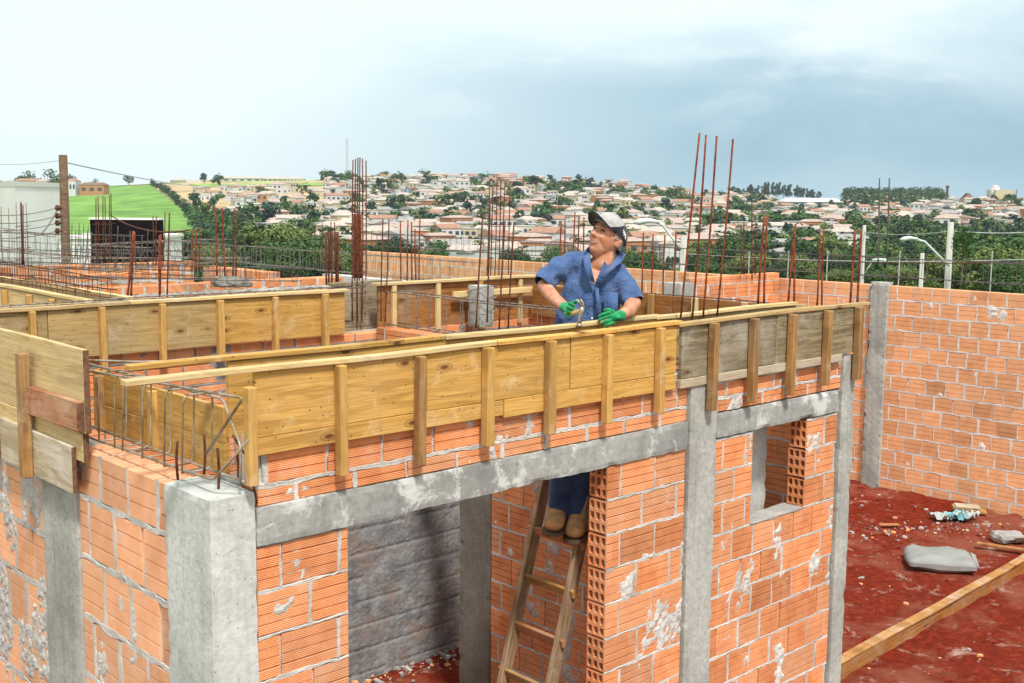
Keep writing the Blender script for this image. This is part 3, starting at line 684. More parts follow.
brick_wall('brick_wall', w_, 1.9, 1.2, 2.95, T=.2, seed=66, grid=.03, mats=[BRICK, MORT], ng=1, smear=.6)
hp = thing('mortar_heap', 'small grey heap of mortar left on the brick row at the left', 'mortar', at_z(231, 285, 2.87), 0)
bm = bmesh.new(); bmesh.ops.create_icosphere(bm, subdivisions=4, radius=1)
for v in bm.verts:
    q = v.co.copy(); v.co = Vector((q.x * .26, q.y * .18, max(-.02, q.z * .11))) * (1 + .25 * mn.noise(q * 2.5) + .1 * mn.noise(q * 8))
bm_obj('heap', bm, CONCD, hp, True)
# ------------------------------------------------------------------ LADDER
ld = hthing('ladder', 'weathered wooden ladder with rust stained rungs under the beam beside the hollow brick edge', 'ladder', 1.84, 0)
LW = wood('ladder_wood', (.46, .31, .18), (.20, .11, .05), (.40, .34, .27), knot=False)
la = math.atan(.285)
for v in (.34, .73):
    b = bevel_box('rail', (2.43, .035, .085), LW, ld, loc=(.285 * 1.16, v, 1.16), rot=(0, -(PI / 2 - la), 0), bev=.005)
for i, z in enumerate((.20, .50, .80, 1.10, 1.385, 1.67, 1.955)):
    bevel_box('rung', (.47, .025, .055), WOOD_SD if i % 2 else WOOD_R, ld, loc=(.285 * z - .01, .535, z), rot=(-la, 0, PI / 2), bev=.004)
# ------------------------------------------------------------------ MAN
def skin_mesh(name, pts, edges, radii, mat, parent=None, levels=2, root=0, voxel=None, extra=None, sm=4, disp=None):
    me = bpy.data.meshes.new(name + '_s'); me.from_pydata([tuple(map(float, p)) for p in pts], edges, []); me.update()
    o = bpy.data.objects.new(name + '_s', me); C.objects.link(o)
    o.modifiers.new('sk', 'SKIN')
    for i, r in enumerate(radii):
        sv = me.skin_vertices[0].data[i]; sv.radius = r if hasattr(r, '__len__') else (r, r); sv.use_root = (i == root); sv.use_loose = False
    ss = o.modifiers.new('ss', 'SUBSURF'); ss.levels = levels; ss.render_levels = levels
    dg = bpy.context.evaluated_depsgraph_get(); dg.update(); ev = o.evaluated_get(dg)
    bm = bmesh.new(); bm.from_mesh(ev.to_mesh()); ev.to_mesh_clear()
    bpy.data.objects.remove(o)
    if extra:
        for em in extra: bm.from_mesh(em)
    m2 = bpy.data.meshes.new(name); bm.to_mesh(m2); bm.free()
    if voxel:
        o2 = bpy.data.objects.new('tmp', m2); C.objects.link(o2)
        rm = o2.modifiers.new('r', 'REMESH'); rm.mode = 'VOXEL'; rm.voxel_size = voxel
        s_ = o2.modifiers.new('s', 'SMOOTH'); s_.iterations = sm; s_.factor = .5
        dg = bpy.context.evaluated_depsgraph_get(); dg.update(); ev = o2.evaluated_get(dg)
        m3 = bpy.data.meshes.new_from_object(ev); bpy.data.objects.remove(o2); m2 = m3; m2.name = name
    if disp:
        pass
    m2.materials.clear(); m2.materials.append(mat)
    m2.polygons.foreach_set('use_smooth', [True] * len(m2.polygons)); m2.update()
    o = bpy.data.objects.new(name, m2); C.objects.link(o)
    if parent: o.parent = parent
    return o
def blob_mesh(name, pts, edges, radii, mat, parent=None, voxel=.007, extra=None, sm=3, disp=None):
    '''one closed surface grown round a skeleton: tapered capsules joined and remeshed'''
    bm = bmesh.new(); rng = [(math.sin(t) * math.cos(p), math.sin(t) * math.sin(p), math.cos(t)) for t in [PI * (i + .5) / 9 for i in range(9)] for p in [2 * PI * j / 14 for j in range(14)]]
    def R3(r): return (r[0], r[1], min(r)) if hasattr(r, '__len__') else (r, r, r)
    for a, b in edges:
        vs = []
        for k in (a, b):
            r = R3(radii[k])
            for q in rng: vs.append(bm.verts.new((pts[k][0] + q[0] * r[0], pts[k][1] + q[1] * r[1], pts[k][2] + q[2] * r[2])))
        res = bmesh.ops.convex_hull(bm, input=vs)
        bmesh.ops.delete(bm, geom=list({v for v in res['geom_interior'] + res['geom_unused'] if isinstance(v, bmesh.types.BMVert) and v.is_valid}), context='VERTS')
    bmesh.ops.recalc_face_normals(bm, faces=bm.faces[:])
    for em in (extra or []): bm.from_mesh(em)
    m2 = bpy.data.meshes.new(name); bm.to_mesh(m2); bm.free()
    o2 = bpy.data.objects.new('tmp', m2); C.objects.link(o2)
    rm = o2.modifiers.new('r', 'REMESH'); rm.mode = 'VOXEL'; rm.voxel_size = voxel
    s_ = o2.modifiers.new('s', 'SMOOTH'); s_.iterations = sm; s_.factor = .5
    dg = bpy.context.evaluated_depsgraph_get(); dg.update(); ev = o2.evaluated_get(dg)
    m3 = bpy.data.meshes.new_from_object(ev); bpy.data.objects.remove(o2); m3.name = name
    if disp:
        nv = len(m3.vertices); co = np.empty(nv * 3); no = np.empty(nv * 3); m3.vertices.foreach_get('co', co); m3.vertices.foreach_get('normal', no)
        m3.vertices.foreach_set('co', [c for p, n in zip(co.reshape(-1, 3), no.reshape(-1, 3)) for c in disp(Vector(p), Vector(n))])
    m3.materials.clear(); m3.materials.append(mat); m3.polygons.foreach_set('use_smooth', [True] * len(m3.polygons)); m3.update()
    o = bpy.data.objects.new(name, m3); C.objects.link(o)
    if parent: o.parent = parent
    return o
def skinmat():
    m, nt, p = newmat('skin', .5, .4); v = coords(nt, rand=False)
    n = noise(nt, v, 18, 5, .6); n2 = noise(nt, v, 60, 3, .6)
    c = ramp(nt, n, [(.35, (.46, .18, .10)), (.65, (.66, .33, .21))])
    L(nt, c, p.inputs['Base Color']); p.inputs['Subsurface Weight'].default_value = .08; p.inputs['Subsurface Radius'].default_value = (.02, .008, .004)
    bump(nt, p, n2, .25, .002); return m
SKIN = skinmat()
def clothmat(name, a, b, sc=6, fade=None):
    m, nt, p = newmat(name, .9, .15); v = coords(nt, rand=False)
    n = noise(nt, v, sc, 5, .6); f = noise(nt, v, 400, 2, .5)
    c = ramp(nt, n, [(.35, a), (.65, b)])
    if fade: c = mix(nt, ramp(nt, noise(nt, v, 3.2, 4, .6), [(.56, 0.), (.72, .6)]), c, fade)
    L(nt, c, p.inputs['Base Color']); p.inputs['Sheen Weight'].default_value = .2
    bump(nt, p, noise(nt, v, 15, 4, .55, 1.2), .9, .022); return m
SHIRT = clothmat('blue_shirt', (.038, .075, .19), (.085, .15, .32), fade=(.17, .18, .24))
JEANS = clothmat('dark_jeans', (.016, .03, .085), (.045, .075, .17))
BOOT = simple('tan_boot_leather', (.40, .20, .085), .7, .3, 18, .3)
SOLE = simple('boot_sole', (.10, .06, .035), .8)
GLOVE = clothmat('green_glove', (.008, .20, .06), (.02, .34, .12), 30, fade=(.17, .20, .10))
CAPG = clothmat('grey_cap_cloth', (.36, .35, .34), (.48, .47, .46), 20)
CAPB = clothmat('black_cap_cloth', (.012, .013, .02), (.025, .027, .04), 12)
HAIR = simple('grey_hair', (.33, .30, .27), .9, .35, 70, .2)
WHITE = simple('white_print', (.8, .8, .8), .7, .03)
D = at_d
man = thing('person', 'man in blue shirt, grey and black cap and green gloves hammering on formwork', 'person', D(565, 536, 6.62), 0)
M0 = np.array(man.location)
def P(x, y, Y): return D(x, y, Y) - M0
pel = P(592, 372, 7.02)
BV = [pel, P(591, 345, 7.0), P(592, 315, 6.98), P(594, 288, 6.98), P(597, 270, 7.0), P(603, 263, 6.98), P(605, 250, 6.99),
      P(567, 269, 6.97), P(544, 286, 6.90), P(555, 300, 6.72), P(566, 308, 6.56),
      P(619, 276, 7.0), P(633, 303, 6.90), P(628, 312, 6.72), P(619, 316, 6.60),
      P(580, 385, 7.0), P(565, 442, 6.62), P(560, 515, 6.69), P(558, 520, 6.64),
      P(602, 385, 7.0), P(585, 445, 6.64), P(578, 520, 6.69), P(577, 525, 6.64)]
BE = [(0, 1), (1, 2), (2, 3), (3, 4), (4, 5), (5, 6), (4, 7), (7, 8), (8, 9), (9, 10), (4, 11), (11, 12), (12, 13), (13, 14), (0, 15), (15, 16), (16, 17), (17, 18), (0, 19), (19, 20), (20, 21), (21, 22)]
BR = [(.15, .11), (.155, .11), (.16, .11), (.15, .105), (.085, .065), .070, .068, .034, .044, .042, .030, .052, .050, .042, .030, .08, .06, .04, .03, .08, .06, .04, .03]
# head sculpt
HU = np.array([.40, .12, .90]); HU /= np.linalg.norm(HU)
HF = np.array([-.72, -.70, .14]); HF -= HU * (HF @ HU); HF /= np.linalg.norm(HF)
HR = np.cross(HF, HU)
HC = P(606, 237.5, 6.98)
def hx(p): p = np.array(p); return HC + (HR * p[0] + HF * p[1] + HU * p[2]) * 1.15
def head_mesh():
    bm = bmesh.new(); bmesh.ops.create_icosphere(bm, subdivisions=5, radius=1)
    for v in bm.verts:
        x, y, z = v.co
        px, py, pz = x * .080, y * .100, z * .128
        if pz < 0:
            t = -pz / .122; px *= 1 - .22 * t; py *= (1 - .10 * t) if py > 0 else (1 - .40 * t)
            if py > 0: py += .012 * t
        if py > 0:
            def g(cx, cz_, sx, sz): return math.exp(-((px - cx) / sx) ** 2 - ((pz - cz_) / sz) ** 2)
            py -= .010 * min(1, py / .05)                       # flatten face
            for s in (-1, 1):
                py -= .013 * g(s * .031, .018, .017, .012)      # sockets
                py += .010 * g(s * .040, -.022, .022, .020)     # cheeks
            py += .008 * g(0, .036, .05, .010)                  # brow
            w = .010 + max(0, (.02 - pz)) * .14
            nz_ = 1 if -.028 < pz < .024 else 0
            py += max(0, min(1, (.028 - pz) / .05)) * .032 * math.exp(-(px / w) ** 2) * (1 if pz > -.024 else math.exp(-((pz + .024) / .006) ** 2))
            py += .007 * g(0, -.050, .026, .005) + .008 * g(0, -.066, .022, .006)  # lips
            py -= .006 * g(0, -.057, .030, .0035)
            py += .012 * g(0, -.095, .026, .016)                 # chin
            for s in (-1, 1): py -= .006 * math.exp(-(((px - s * (.026 + (-pz - .02) * .5)) / .006) ** 2)) * (1 if -.07 < pz < -.02 else 0)
        v.co = Vector(tuple(hx((px, py, pz))))
    for s in (-1, 1):   # ears
        r = bmesh.ops.create_icosphere(bm, subdivisions=2, radius=1)
        for v in r['verts']:
            q = v.co.copy(); v.co = Vector(tuple(hx((s * (.082 + .010 * q.x * 1 + .006 * (q.y < 0)), -.012 + q.y * .020, -.002 + q.z * .033))))
    me = bpy.data.meshes.new('h'); bm.to_mesh(me); bm.free(); return me
blob_mesh('body', BV, BE, BR, SKIN, man, voxel=.0055, extra=[head_mesh()], sm=1)
# shirt
SV = [P(586, 368, 7.02), P(585, 345, 7.0), P(587, 315, 6.98), P(592, 288, 6.985), P(598, 266, 7.01),
      P(570, 264, 6.99), P(554, 272, 6.93), P(545, 281, 6.88), P(613, 271, 7.01), P(623, 283, 6.96), P(630, 298, 6.91)]
SE = [(0, 1), (1, 2), (2, 3), (3, 4), (4, 5), (5, 6), (6, 7), (4, 8), (8, 9), (9, 10)]
SR = [(.235, .14), (.215, .145), (.198, .148), (.185, .138), (.130, .10), .074, .072, .070, .078, .072, .070]
def folds(co, n):
    w = np.array(co); f = mn.noise(Vector((w[0] * 7, w[1] * 7, w[2] * 2.6))) * .018 + mn.noise(Vector((w[0] * 16 + w[2] * 9, w[1] * 12, w[2] * 5))) * .013
    # diagonal pulls from the shoulders
    f -= .022 * max(0, .16 - abs(mn.noise(Vector((w[0] * 5.5 + w[2] * 1.5, w[1] * 5, w[2] * 3.2 - w[0] * 2)))))*2
    f += .005 * math.sin(w[0] * 48 + w[2] * 22 + 4 * mn.noise(Vector(w) * 3))
    return co + n * f
sh = blob_mesh('shirt', SV, SE, SR, SHIRT, man, voxel=.008, sm=5, disp=folds)
# open the neckline to a V and the sleeve ends
bm = bmesh.new(); bm.from_mesh(sh.data); bm.faces.ensure_lookup_table(); kill = []
for f in bm.faces:
    c = np.array(f.calc_center_median()); q = px_of(c + M0)
    front = f.normal.y < .15
    x, y = q
    if front and y < 288 and y > 250:
        # V from (585,262)-(612,262) to (594,287)
        t = (y - 258) / 29.
        if t < 1 and (588 + 6 * t) < x < (606 - 13 * t) : kill.append(f)
    elif y < 262 and 586 < x < 616: kill.append(f)
bmesh.ops.delete(bm, geom=kill, context='FACES')
for e0, e1 in ((6, 7), (9, 10)):
    E1 = Vector(tuple(SV[e1])); dr = (E1 - Vector(tuple(SV[e0]))).normalized()
    vs_ = {v for v in bm.verts if (v.co - E1).dot(dr) > -.05 and (v.co - E1).length < .13}
    fs_ = [f for f in bm.faces if all(v in vs_ for v in f.verts)]; es_ = list({e for f in fs_ for e in f.edges}); vv_ = list({v for f in fs_ for v in f.verts})
    bmesh.ops.bisect_plane(bm, geom=vv_ + es_ + fs_, plane_co=E1 + dr * .03, plane_no=dr, clear_outer=True)
bm.to_mesh(sh.data); bm.free()
def ribbon(name, pts, w, t, mat, parent, up):
    """thick strip following pts, width along 'up' vectors"""
    mb = MB(); V = []
    for p, u in zip(pts, up):
        p = np.array(p); u = np.array(u) / np.linalg.norm(u); n = np.array([0, -1, 0]) * t
        V += [p, p + u * w, p + u * w + n, p + n]
    Fc = []
    for i in range(len(pts) - 1):
        a = 4 * i; b = a + 4
        for k in range(4): Fc.append((a + k, a + (k + 1) % 4, b + (k + 1) % 4, b + k))
    Fc += [(0, 3, 2, 1), tuple(4 * (len(pts) - 1) + k for k in range(4))]
    mb.add(V, Fc); return mb.build(name, mat, parent, True)
# collar flaps
for pts in ([(594, 247, 7.02), (590, 254, 6.92), (591, 266, 6.84), (595, 283, 6.82)], [(619, 250, 7.05), (614, 260, 6.92), (602, 272, 6.835), (594.5, 285.5, 6.815)]):
    ribbon('collar', [P(*q) for q in pts], .050, .007, SHIRT, sh, [(-.5 if pts[0][0] < 600 else .6, -.25, -.35 + .2 * i) for i in range(4)])
ribbon('collar', [P(*q) for q in [(585, 259, 6.94), (589, 255, 7.05), (603, 252, 7.12), (616, 254, 7.09), (620, 261, 6.97)]], .055, .006, SHIRT, sh, [(0, 0, 1)] * 5)
# placket, pocket, button
ribbon('placket', [P(595, 287, 6.822), P(596, 300, 6.80), P(597, 325, 6.80)], .022, .006, SHIRT, sh, [(1, 0, 0)] * 3)
ribbon('pocket', [P(604, 292, 6.815), P(604, 308, 6.80), P(605, 312, 6.80)], .085, .004, SHIRT, sh, [(1, .12, -.02)] * 3)
mb = MB(); q = P(592, 318, 6.79); mb.tube([q, q + np.array([0, -.006, 0])], .006, 10); mb.build('button', WHITE, sh)
# head parts
def shell(name, rx, ry, rz, cond, mat, parent, c=(0, 0, 0), sub=4, th=0.0, fn=None):
    bm = bmesh.new(); bmesh.ops.create_icosphere(bm, subdivisions=sub, radius=1)
    kill = [f for f in bm.faces if not cond(*f.calc_center_median())]
    bmesh.ops.delete(bm, geom=kill, context='FACES')
    for v in bm.verts:
        x, y, z = v.co; q = (x * rx + c[0], y * ry + c[1], z * rz + c[2])
        if fn: q = fn(*q)
        v.co = Vector(tuple(hx(q)))
    return bm_obj(name, bm, mat, parent, True)
hair = shell('hair', .089, .104, .120, lambda x, y, z: (y < .36 and z > (.02 if y > -.12 else -.34) and z < .5) , HAIR, man, (0, -.008, .004), 5,
             fn=lambda x, y, z: (x + .003 * mn.noise(Vector((x * 90, y * 90, z * 90))), y + .003 * mn.noise(Vector((x * 80 + 5, y * 90, z * 90))), z))
tilt = .22
def capf(x, y, z): return (x, y, z + y * tilt)
def dome(name, rx, ry, rz, c, planes, mat, parent, fn):
    bm = bmesh.new(); bmesh.ops.create_icosphere(bm, subdivisions=4, radius=1)
    for co, no in planes: bmesh.ops.bisect_plane(bm, geom=bm.verts[:] + bm.edges[:] + bm.faces[:], plane_co=co, plane_no=no, clear_outer=True)
    for v in bm.verts: v.co = Vector(tuple(hx(fn(v.co.x * rx + c[0], v.co.y * ry + c[1], v.co.z * rz + c[2]))))
    return bm_obj(name, bm, mat, parent, True)
cap = dome('cap', .099, .118, .112, (0, -.010, .020), [((0, 0, .10), (0, 0, -1))], CAPG, man, capf)
dome('back_panel', .1008, .1198, .1128, (0, -.010, .020), [((0, 0, .08), (0, 0, -1)), ((0, .60, .2), (0, .62, .78))], CAPB, cap, capf)
_unused = ''', .099, .118, .112, lambda x, y, z: z > .18, CAPG, man, (0, -.010, .020), 5, fn=capf)
shell('back_panel', .1005, .1195, .1125, lambda x, y, z: z > .16 and y < -.08 - .9 * (z - .2) , CAPB, cap, (0, -.010, .020), 5, fn=capf)
'''
mb = MB(); V = []; Fc = []
nb_ = 15
for j in range(7):
    for i in range(nb_):
        a = (i / (nb_ - 1) - .5) * 2 * 1.12; r = .0 + j / 6.
        x = math.sin(a) * (.093 - .006 * r); y = math.cos(a) * (.108 + .0 * r) + r * .082 * max(0, math.cos(a * .95)) ** .7
        V.append((x, y - .012, .038 + y * tilt - .016 * (x / .09) ** 2 * (1 + r) + .004 * r))
n_ = len(V); V += [(x, y, z - .005) for x, y, z in V]
for j in range(6):
    for i in range(nb_ - 1):
        a = j * nb_ + i; Fc.append((a, a + 1, a + nb_ + 1, a + nb_)); Fc.append((n_ + a, n_ + a + nb_, n_ + a + nb_ + 1, n_ + a + 1))
bd = [i for i in range(nb_)][::-1] + [j * nb_ for j in range(1, 7)] + [6 * nb_ + i for i in range(1, nb_)] + [j * nb_ + nb_ - 1 for j in range(5, 0, -1)]
for a, b in zip(bd, bd[1:] + bd[:1]): Fc.append((a, b, n_ + b, n_ + a))
mb.add([hx(v) for v in V], Fc); mb.build('bill', CAPB, cap, True)
mb = MB(); q0 = hx(capf(0, -.010, .134)); mb.tube([q0, q0 + HU * .006], .008, 8); mb.build('top_button', CAPG, cap)
# small white leaping animal mark on the dark side panel
def capsurf(y, z, e=.003):   # point on the +x (camera) side of the cap
    s = math.sqrt(max(0, 1 - (y / .1195) ** 2 - (z / .1125) ** 2)); y += .034; z -= .004; s = math.sqrt(max(0, 1 - (y / .1198) ** 2 - (z / .1128) ** 2)); return hx(capf((.1008 + e) * s * SIDE, y - .010, z + .020))
SIDE = 1 if (HR[1] < 0) else -1
mb = MB()
for seg in ([(-.022, .034), (-.034, .042), (-.046, .038), (-.056, .030)], [(-.028, .039), (-.024, .046), (-.019, .049)], [(-.040, .040), (-.036, .030), (-.029, .026)], [(-.048, .037), (-.052, .024), (-.060, .020)]):
    mb.tube([capsurf(y, z) for y, z in seg], [.0035, .0042, .0035, .002][:len(seg)], 6)
mb.build('emblem', WHITE, cap)
# eyes, brows, mouth
DARK = simple('dark_eye', (.02, .012, .01), .4, .1); BROW = simple('brow_hair', (.16, .12, .09), .9, .3, 60); TEETH = simple('teeth', (.50, .43, .34), .4, .05); LIP = simple('lip', (.36, .12, .08), .5, .1)
for s in (-1, 1):
    mb = MB(); mb.tube([hx((s * .019, .083, .015)), hx((s * .030, .0845, .019)), hx((s * .043, .077, .0145))], [.002, .0045, .002], 8); mb.build('eye', DARK, man, True)
    mb = MB(); mb.tube([hx((s * .014, .099, .033)), hx((s * .030, .099, .039)), hx((s * .050, .084, .033))], [.003, .0045, .002], 8); mb.build('eyebrow', BROW, man, True)
mb = MB(); mb.tube([hx((x, (.0865 - 15 * x * x), -.057 + 9 * x * x)) for x in (-.026, -.015, 0, .015, .026)], [.001, .0022, .0028, .0022, .001], 8); mb.build('teeth', TEETH, man, True)
for dz, r in ((.005, .0028), (-.0055, .0034)):
    mb = MB(); mb.tube([hx((x, (.0865 - 15 * x * x), -.057 + dz + 9 * x * x)) for x in (-.027, -.015, 0, .015, .027)], [.001, r, r, r, .001], 8); mb.build('lip', LIP, man, True)
# gloves with five separate fingers
def glove(wr, pdir, across, curl, parent, fl=(.070, .078, .074, .060), tdir=None, spread=.10):
    wr = np.array(wr); f = np.array(pdir, float); f /= np.linalg.norm(f); a = np.array(across, float); a -= f * (a @ f); a /= np.linalg.norm(a); n = np.cross(f, a)
    pts = [wr - f * .045, wr, wr + f * .035, wr + f * .075]; rad = [(.040, .040), (.036, .034), (.043, .028), (.044, .024)]; ed = [(0, 1), (1, 2), (2, 3)]
    objs = [skin_mesh('glove', pts, ed, rad, GLOVE, parent, 2)]
    g = objs[0]
    for k in range(4):
        off = (1.5 - k) * .0215; b = wr + f * (.072 - abs(k - 1.3) * .004) + a * off
        ln = fl[k]; P_ = [b - f * .02, b]; d = f + a * (1.5 - k) * spread * .4; d /= np.linalg.norm(d); cur = b
        for j, ll in enumerate((.45, .32, .23)):
            th = curl[j]; d = d * math.cos(th) + n * math.sin(th); d /= np.linalg.norm(d); cur = cur + d * ln * ll; P_.append(cur)
        skin_mesh('finger', P_, [(i, i + 1) for i in range(4)], [.010, .0115, .0110, .0100, .0085], GLOVE, g, 2)
    td = np.array(tdir, float); td /= np.linalg.norm(td)
    tb = wr + f * .022 + a * .032; P_ = [tb - a * .012, tb + td * .012, tb + td * .040, tb + td * .052 + n * .022]
    skin_mesh('thumb', P_, [(0, 1), (1, 2), (2, 3)], [.013, .014, .012, .010], GLOVE, g, 2)
    return g
w1 = BV[10]; h1 = P(575, 312, 6.47)
glove(w1, h1 - w1 + np.array([0, 0, .0]), (.1, .35, .75), (.9, 1.1, .8), man, tdir=(.8, -.35, .25))
w2 = BV[14]; h2 = P(600, 320, 6.50)
glove(w2, h2 - w2, (-.15, .45, .85), (.5, .6, .5), man, tdir=(-.9, .1, .25))
# trousers, boots
TV = [P(592, 352, 7.02), P(592, 376, 7.02), P(579, 392, 7.0), P(564, 442, 6.62), P(563, 485, 6.66), P(560, 512, 6.68), P(604, 392, 7.0), P(585, 445, 6.64), P(580, 488, 6.67), P(578, 517, 6.68)]
blob_mesh('trousers', TV, [(0, 1), (1, 2), (2, 3), (3, 4), (4, 5), (1, 6), (6, 7), (7, 8), (8, 9)], [(.165, .12), (.165, .125), .11, .094, .086, .078, .11, .094, .086, .078], JEANS, man, voxel=.010, sm=2, disp=lambda co, n: co + n * (.011 * mn.noise(Vector((co.x * 9, co.y * 9, co.z * 14)))))
def boot(ax, ay, tx, ty, parent, Ya=6.70, Yt=6.52):
    a = P(ax, ay, Ya); t = P(tx, ty, Yt); d = t - a
    g = skin_mesh('boot', [a + np.array([0, 0, .13]), a + np.array([0, 0, .01]), a + d * .45 + np.array([0, 0, -.012]), a + d * .9 + np.array([0, 0, -.016]), a + d * 1.25 + np.array([0, 0, -.026])], [(0, 1), (1, 2), (2, 3), (3, 4)], [.062, .066, (.066, .058), (.070, .050), (.056, .034)], BOOT, parent, 3, 1)
    mb = MB(); s = np.array([.066, 0, 0]); V = []; pr = [(-.35, .75), (0, .9), (.4, .95), (.85, 1.15), (1.12, 1.0), (1.28, .45)]
    for zz in (-.060, -.074):
        for k, w in pr: V.append(a + d * k - s * w + np.array([0, 0, zz]))
        for k, w in pr[::-1]: V.append(a + d * k + s * w + np.array([0, 0, zz]))
    n = 12; Fc = [tuple(range(n)), tuple(range(2 * n - 1, n - 1, -1))] + [(i, n + i, n + (i + 1) % n, (i + 1) % n) for i in range(n)]
    mb.add(V, Fc); mb.build('sole', SOLE, g)
    mb = MB()
    for k in (.30, .42, .54, .66):
        c = a + d * k + np.array([0, -.005, .034 - k * .02]); mb.tube([c + np.array([-.022, 0, -.002]), c + np.array([0, -.004, .007]), c + np.array([.022, 0, -.002])], .003, 5)
    mb.build('laces', SOLE, g)
boot(558, 509, 554, 521, man); boot(579, 514, 575, 528, man)
# hammer
hm = thing('hammer', 'claw hammer with a wooden handle and worn pale head held in the gloved hand', 'hammer', P(582, 311, 6.46) + M0, 0)
def H(x, y, Y): return D(x, y, Y) - np.array(hm.location)
mb = MB(); mb.tube([H(565, 313.5, 6.50), H(573, 313, 6.48), H(583, 310, 6.46)], [.013, .015, .012], 10); mb.build('handle', WOOD_T, hm, True)
HEAD = simple('worn_steel', (.40, .35, .28), .5, .4, 40, .5, .6, alt=(.28, .20, .13))
mb = MB(); mb.tube([H(579, 327, 6.45), H(579.5, 323.5, 6.45)], .016, 12); mb.tube([H(579.5, 324, 6.45), H(580, 318, 6.455), H(581, 312, 6.46), H(582.5, 307, 6.46)], [.012, .010, .015, .013], 10)
for s in (-1, 1): mb.tube([H(582.5, 309, 6.46), H(581.5 + 1.3 * s, 303, 6.455), H(578.5 + 1.9 * s, 299, 6.45)], [.010, .0075, .003], 8)
mb.build('head', HEAD, hm, True)
# ------------------------------------------------------------------ YARD
def hyard(x, y):
    return .05 * (fbm(x * .8 + 50, y * .8 + 50, 3, 4) - .5) + .05 * (fbm(x * 5 + 50, y * 5 + 50, 9, 4) - .5)
nx, ny = 260, 300
U, V_ = np.meshgrid(np.linspace(-3.2, 11.86, nx), np.linspace(-7.5, 6.5, ny), indexing='ij')
Zy = hyard(U, V_) + .03 + .10 * np.clip(1 - (11.86 - U) / .5, 0, 1) * fbm(U * 6 + 90, V_ * 6 + 90, 31, 3)
vs = np.stack([U, V_, Zy], -1).reshape(-1, 3); I, J = np.meshgrid(np.arange(nx - 1), np.arange(ny - 1), indexing='ij'); a = (I * ny + J).ravel()
yd = mesh_obj('yard_soil', vs.tolist(), np.stack([a, a + ny, a + ny + 1, a + 1], 1).tolist(), SOIL, None, True, loc=wp(0, 0), rot=(0, 0, ROT)); tag(yd, kind='structure')
tb = thing('timber_beam', 'long orange-brown timber edge board lying across the red soil at the lower right', 'timber', at_z(830, 672, .05), 0)
p0 = at_z(822, 690, 0); p1 = at_z(1075, 543, 0); dd = p1 - p0; Lb = np.linalg.norm(dd)
bevel_box('board', (Lb, .065, .165), WOOD_O, tb, loc=tuple((p0 + p1) / 2 - np.array(tb.location) + np.array([0, 0, .08])), rot=(0, 0, math.atan2(dd[1], dd[0])), bev=.006, cuts=12, warp=.02)
bevel_box('top_lath', (Lb * .99, .095, .02), WOOD_E, tb, loc=tuple((p0 + p1) / 2 - np.array(tb.location) + np.array([0, 0, .174])), rot=(0, 0, math.atan2(dd[1], dd[0])), bev=.004, cuts=12, warp=.02)
# cement sack
SACK = simple('paper_sack', (.27, .275, .265), .75, .14, 3, .3, 0, .6)
def pillow(name, loc, sx, sy, sz, rz, mat, parent=None, seed=0, amp=.16):
    bm = bmesh.new(); bmesh.ops.create_cube(bm, size=2); bmesh.ops.subdivide_edges(bm, edges=bm.edges[:], cuts=14, use_grid_fill=True)
    for v in bm.verts:
        x, y, z = v.co; e = max(abs(x), abs(y)); k = (1 - e ** 5 * .72)
        q = Vector((x * sx * (1 - .05 * y * y), y * sy * (1 - .06 * x * x), z * sz * k))
        n = mn.noise(Vector((x * 1.6 + seed, y * 1.6, z))) * amp + mn.noise(Vector((x * 5 + seed, y * 5, z * 2))) * amp * .35
        q.z = q.z * (1 + n) + sz * .9; q.x += sx * .03 * mn.noise(Vector((y * 3, z, seed))); v.co = q
    return bm_obj(name, bm, mat, parent, True, loc=loc, rot=(0, 0, rz))
sk = thing('cement_sack', 'full pale grey paper cement sack lying on the red soil near the boundary wall', 'sack', at_z(939, 566, .03), .0)
pillow('sack_body', (0, 0, 0), .36, .29, .085, -.22, SACK, sk, 3, amp=.5)
mb = MB(); mb.box(-.03, .03, -.17, .17, -.006, .006); so = mb.build('sewn_end', SACK, sk); so.location = (.355, -.08, .10); so.rotation_euler = (.1, .5, -.22)
ps = thing('plastic_scrap', 'crumpled white and light blue plastic wrapping lying beside the boundary wall', 'wrapping', at_z(952, 519, .05), 0); ps.scale = (.8, .8, .8)
PLW = simple('plastic_white', (.44, .48, .45), .5, .2, 7); PLB = simple('plastic_blue', (.16, .40, .46), .5, .25, 5)
for nm, dx, m_, sx, sd in (('white_fold', -.10, PLW, .24, 2), ('blue_fold', .06, PLB, .20, 7), ('white_flap', .24, PLW, .15, 11)):
    bm = bmesh.new(); bmesh.ops.create_grid(bm, x_segments=18, y_segments=18, size=1)
    for v in bm.verts:
        x, y, z = v.co; v.co = Vector((x * sx + .04 * mn.noise(Vector((y * 2, sd, 0))), y * .15 + .05 * mn.noise(Vector((x * 2, 0, sd))), .03 + .14 * abs(mn.noise(Vector((x * 1.5 + sd, y * 1.5, 0)))) + .02 * mn.noise(Vector((x * 4, y * 4, sd)))))
    bmesh.ops.solidify(bm, geom=bm.faces[:], thickness=.004)
    bm_obj(nm, bm, m_, ps, False, loc=(dx, 0.02 * sd * .2, 0), rot=(0, 0, sd * .2))
ob = thing('wood_scrap', 'small dark wood offcut beyond the plastic wrapping at the foot of the wall', 'offcut', at_z(969, 513, .06), .1)
bevel_box('plank', (.42, .14, .03), WOOD_SD, ob, loc=(0, 0, .05), rot=(.1, .12, -.3)); bevel_box('cover', (.30, .13, .02), WOOD_W, ob, loc=(-.02, .02, .085), rot=(.1, .05, -.25))
ob = thing('wood_scrap', 'thin orange lath lying on the soil at the right edge beyond the timber board', 'offcut', at_z(1000, 549, .04), .1)
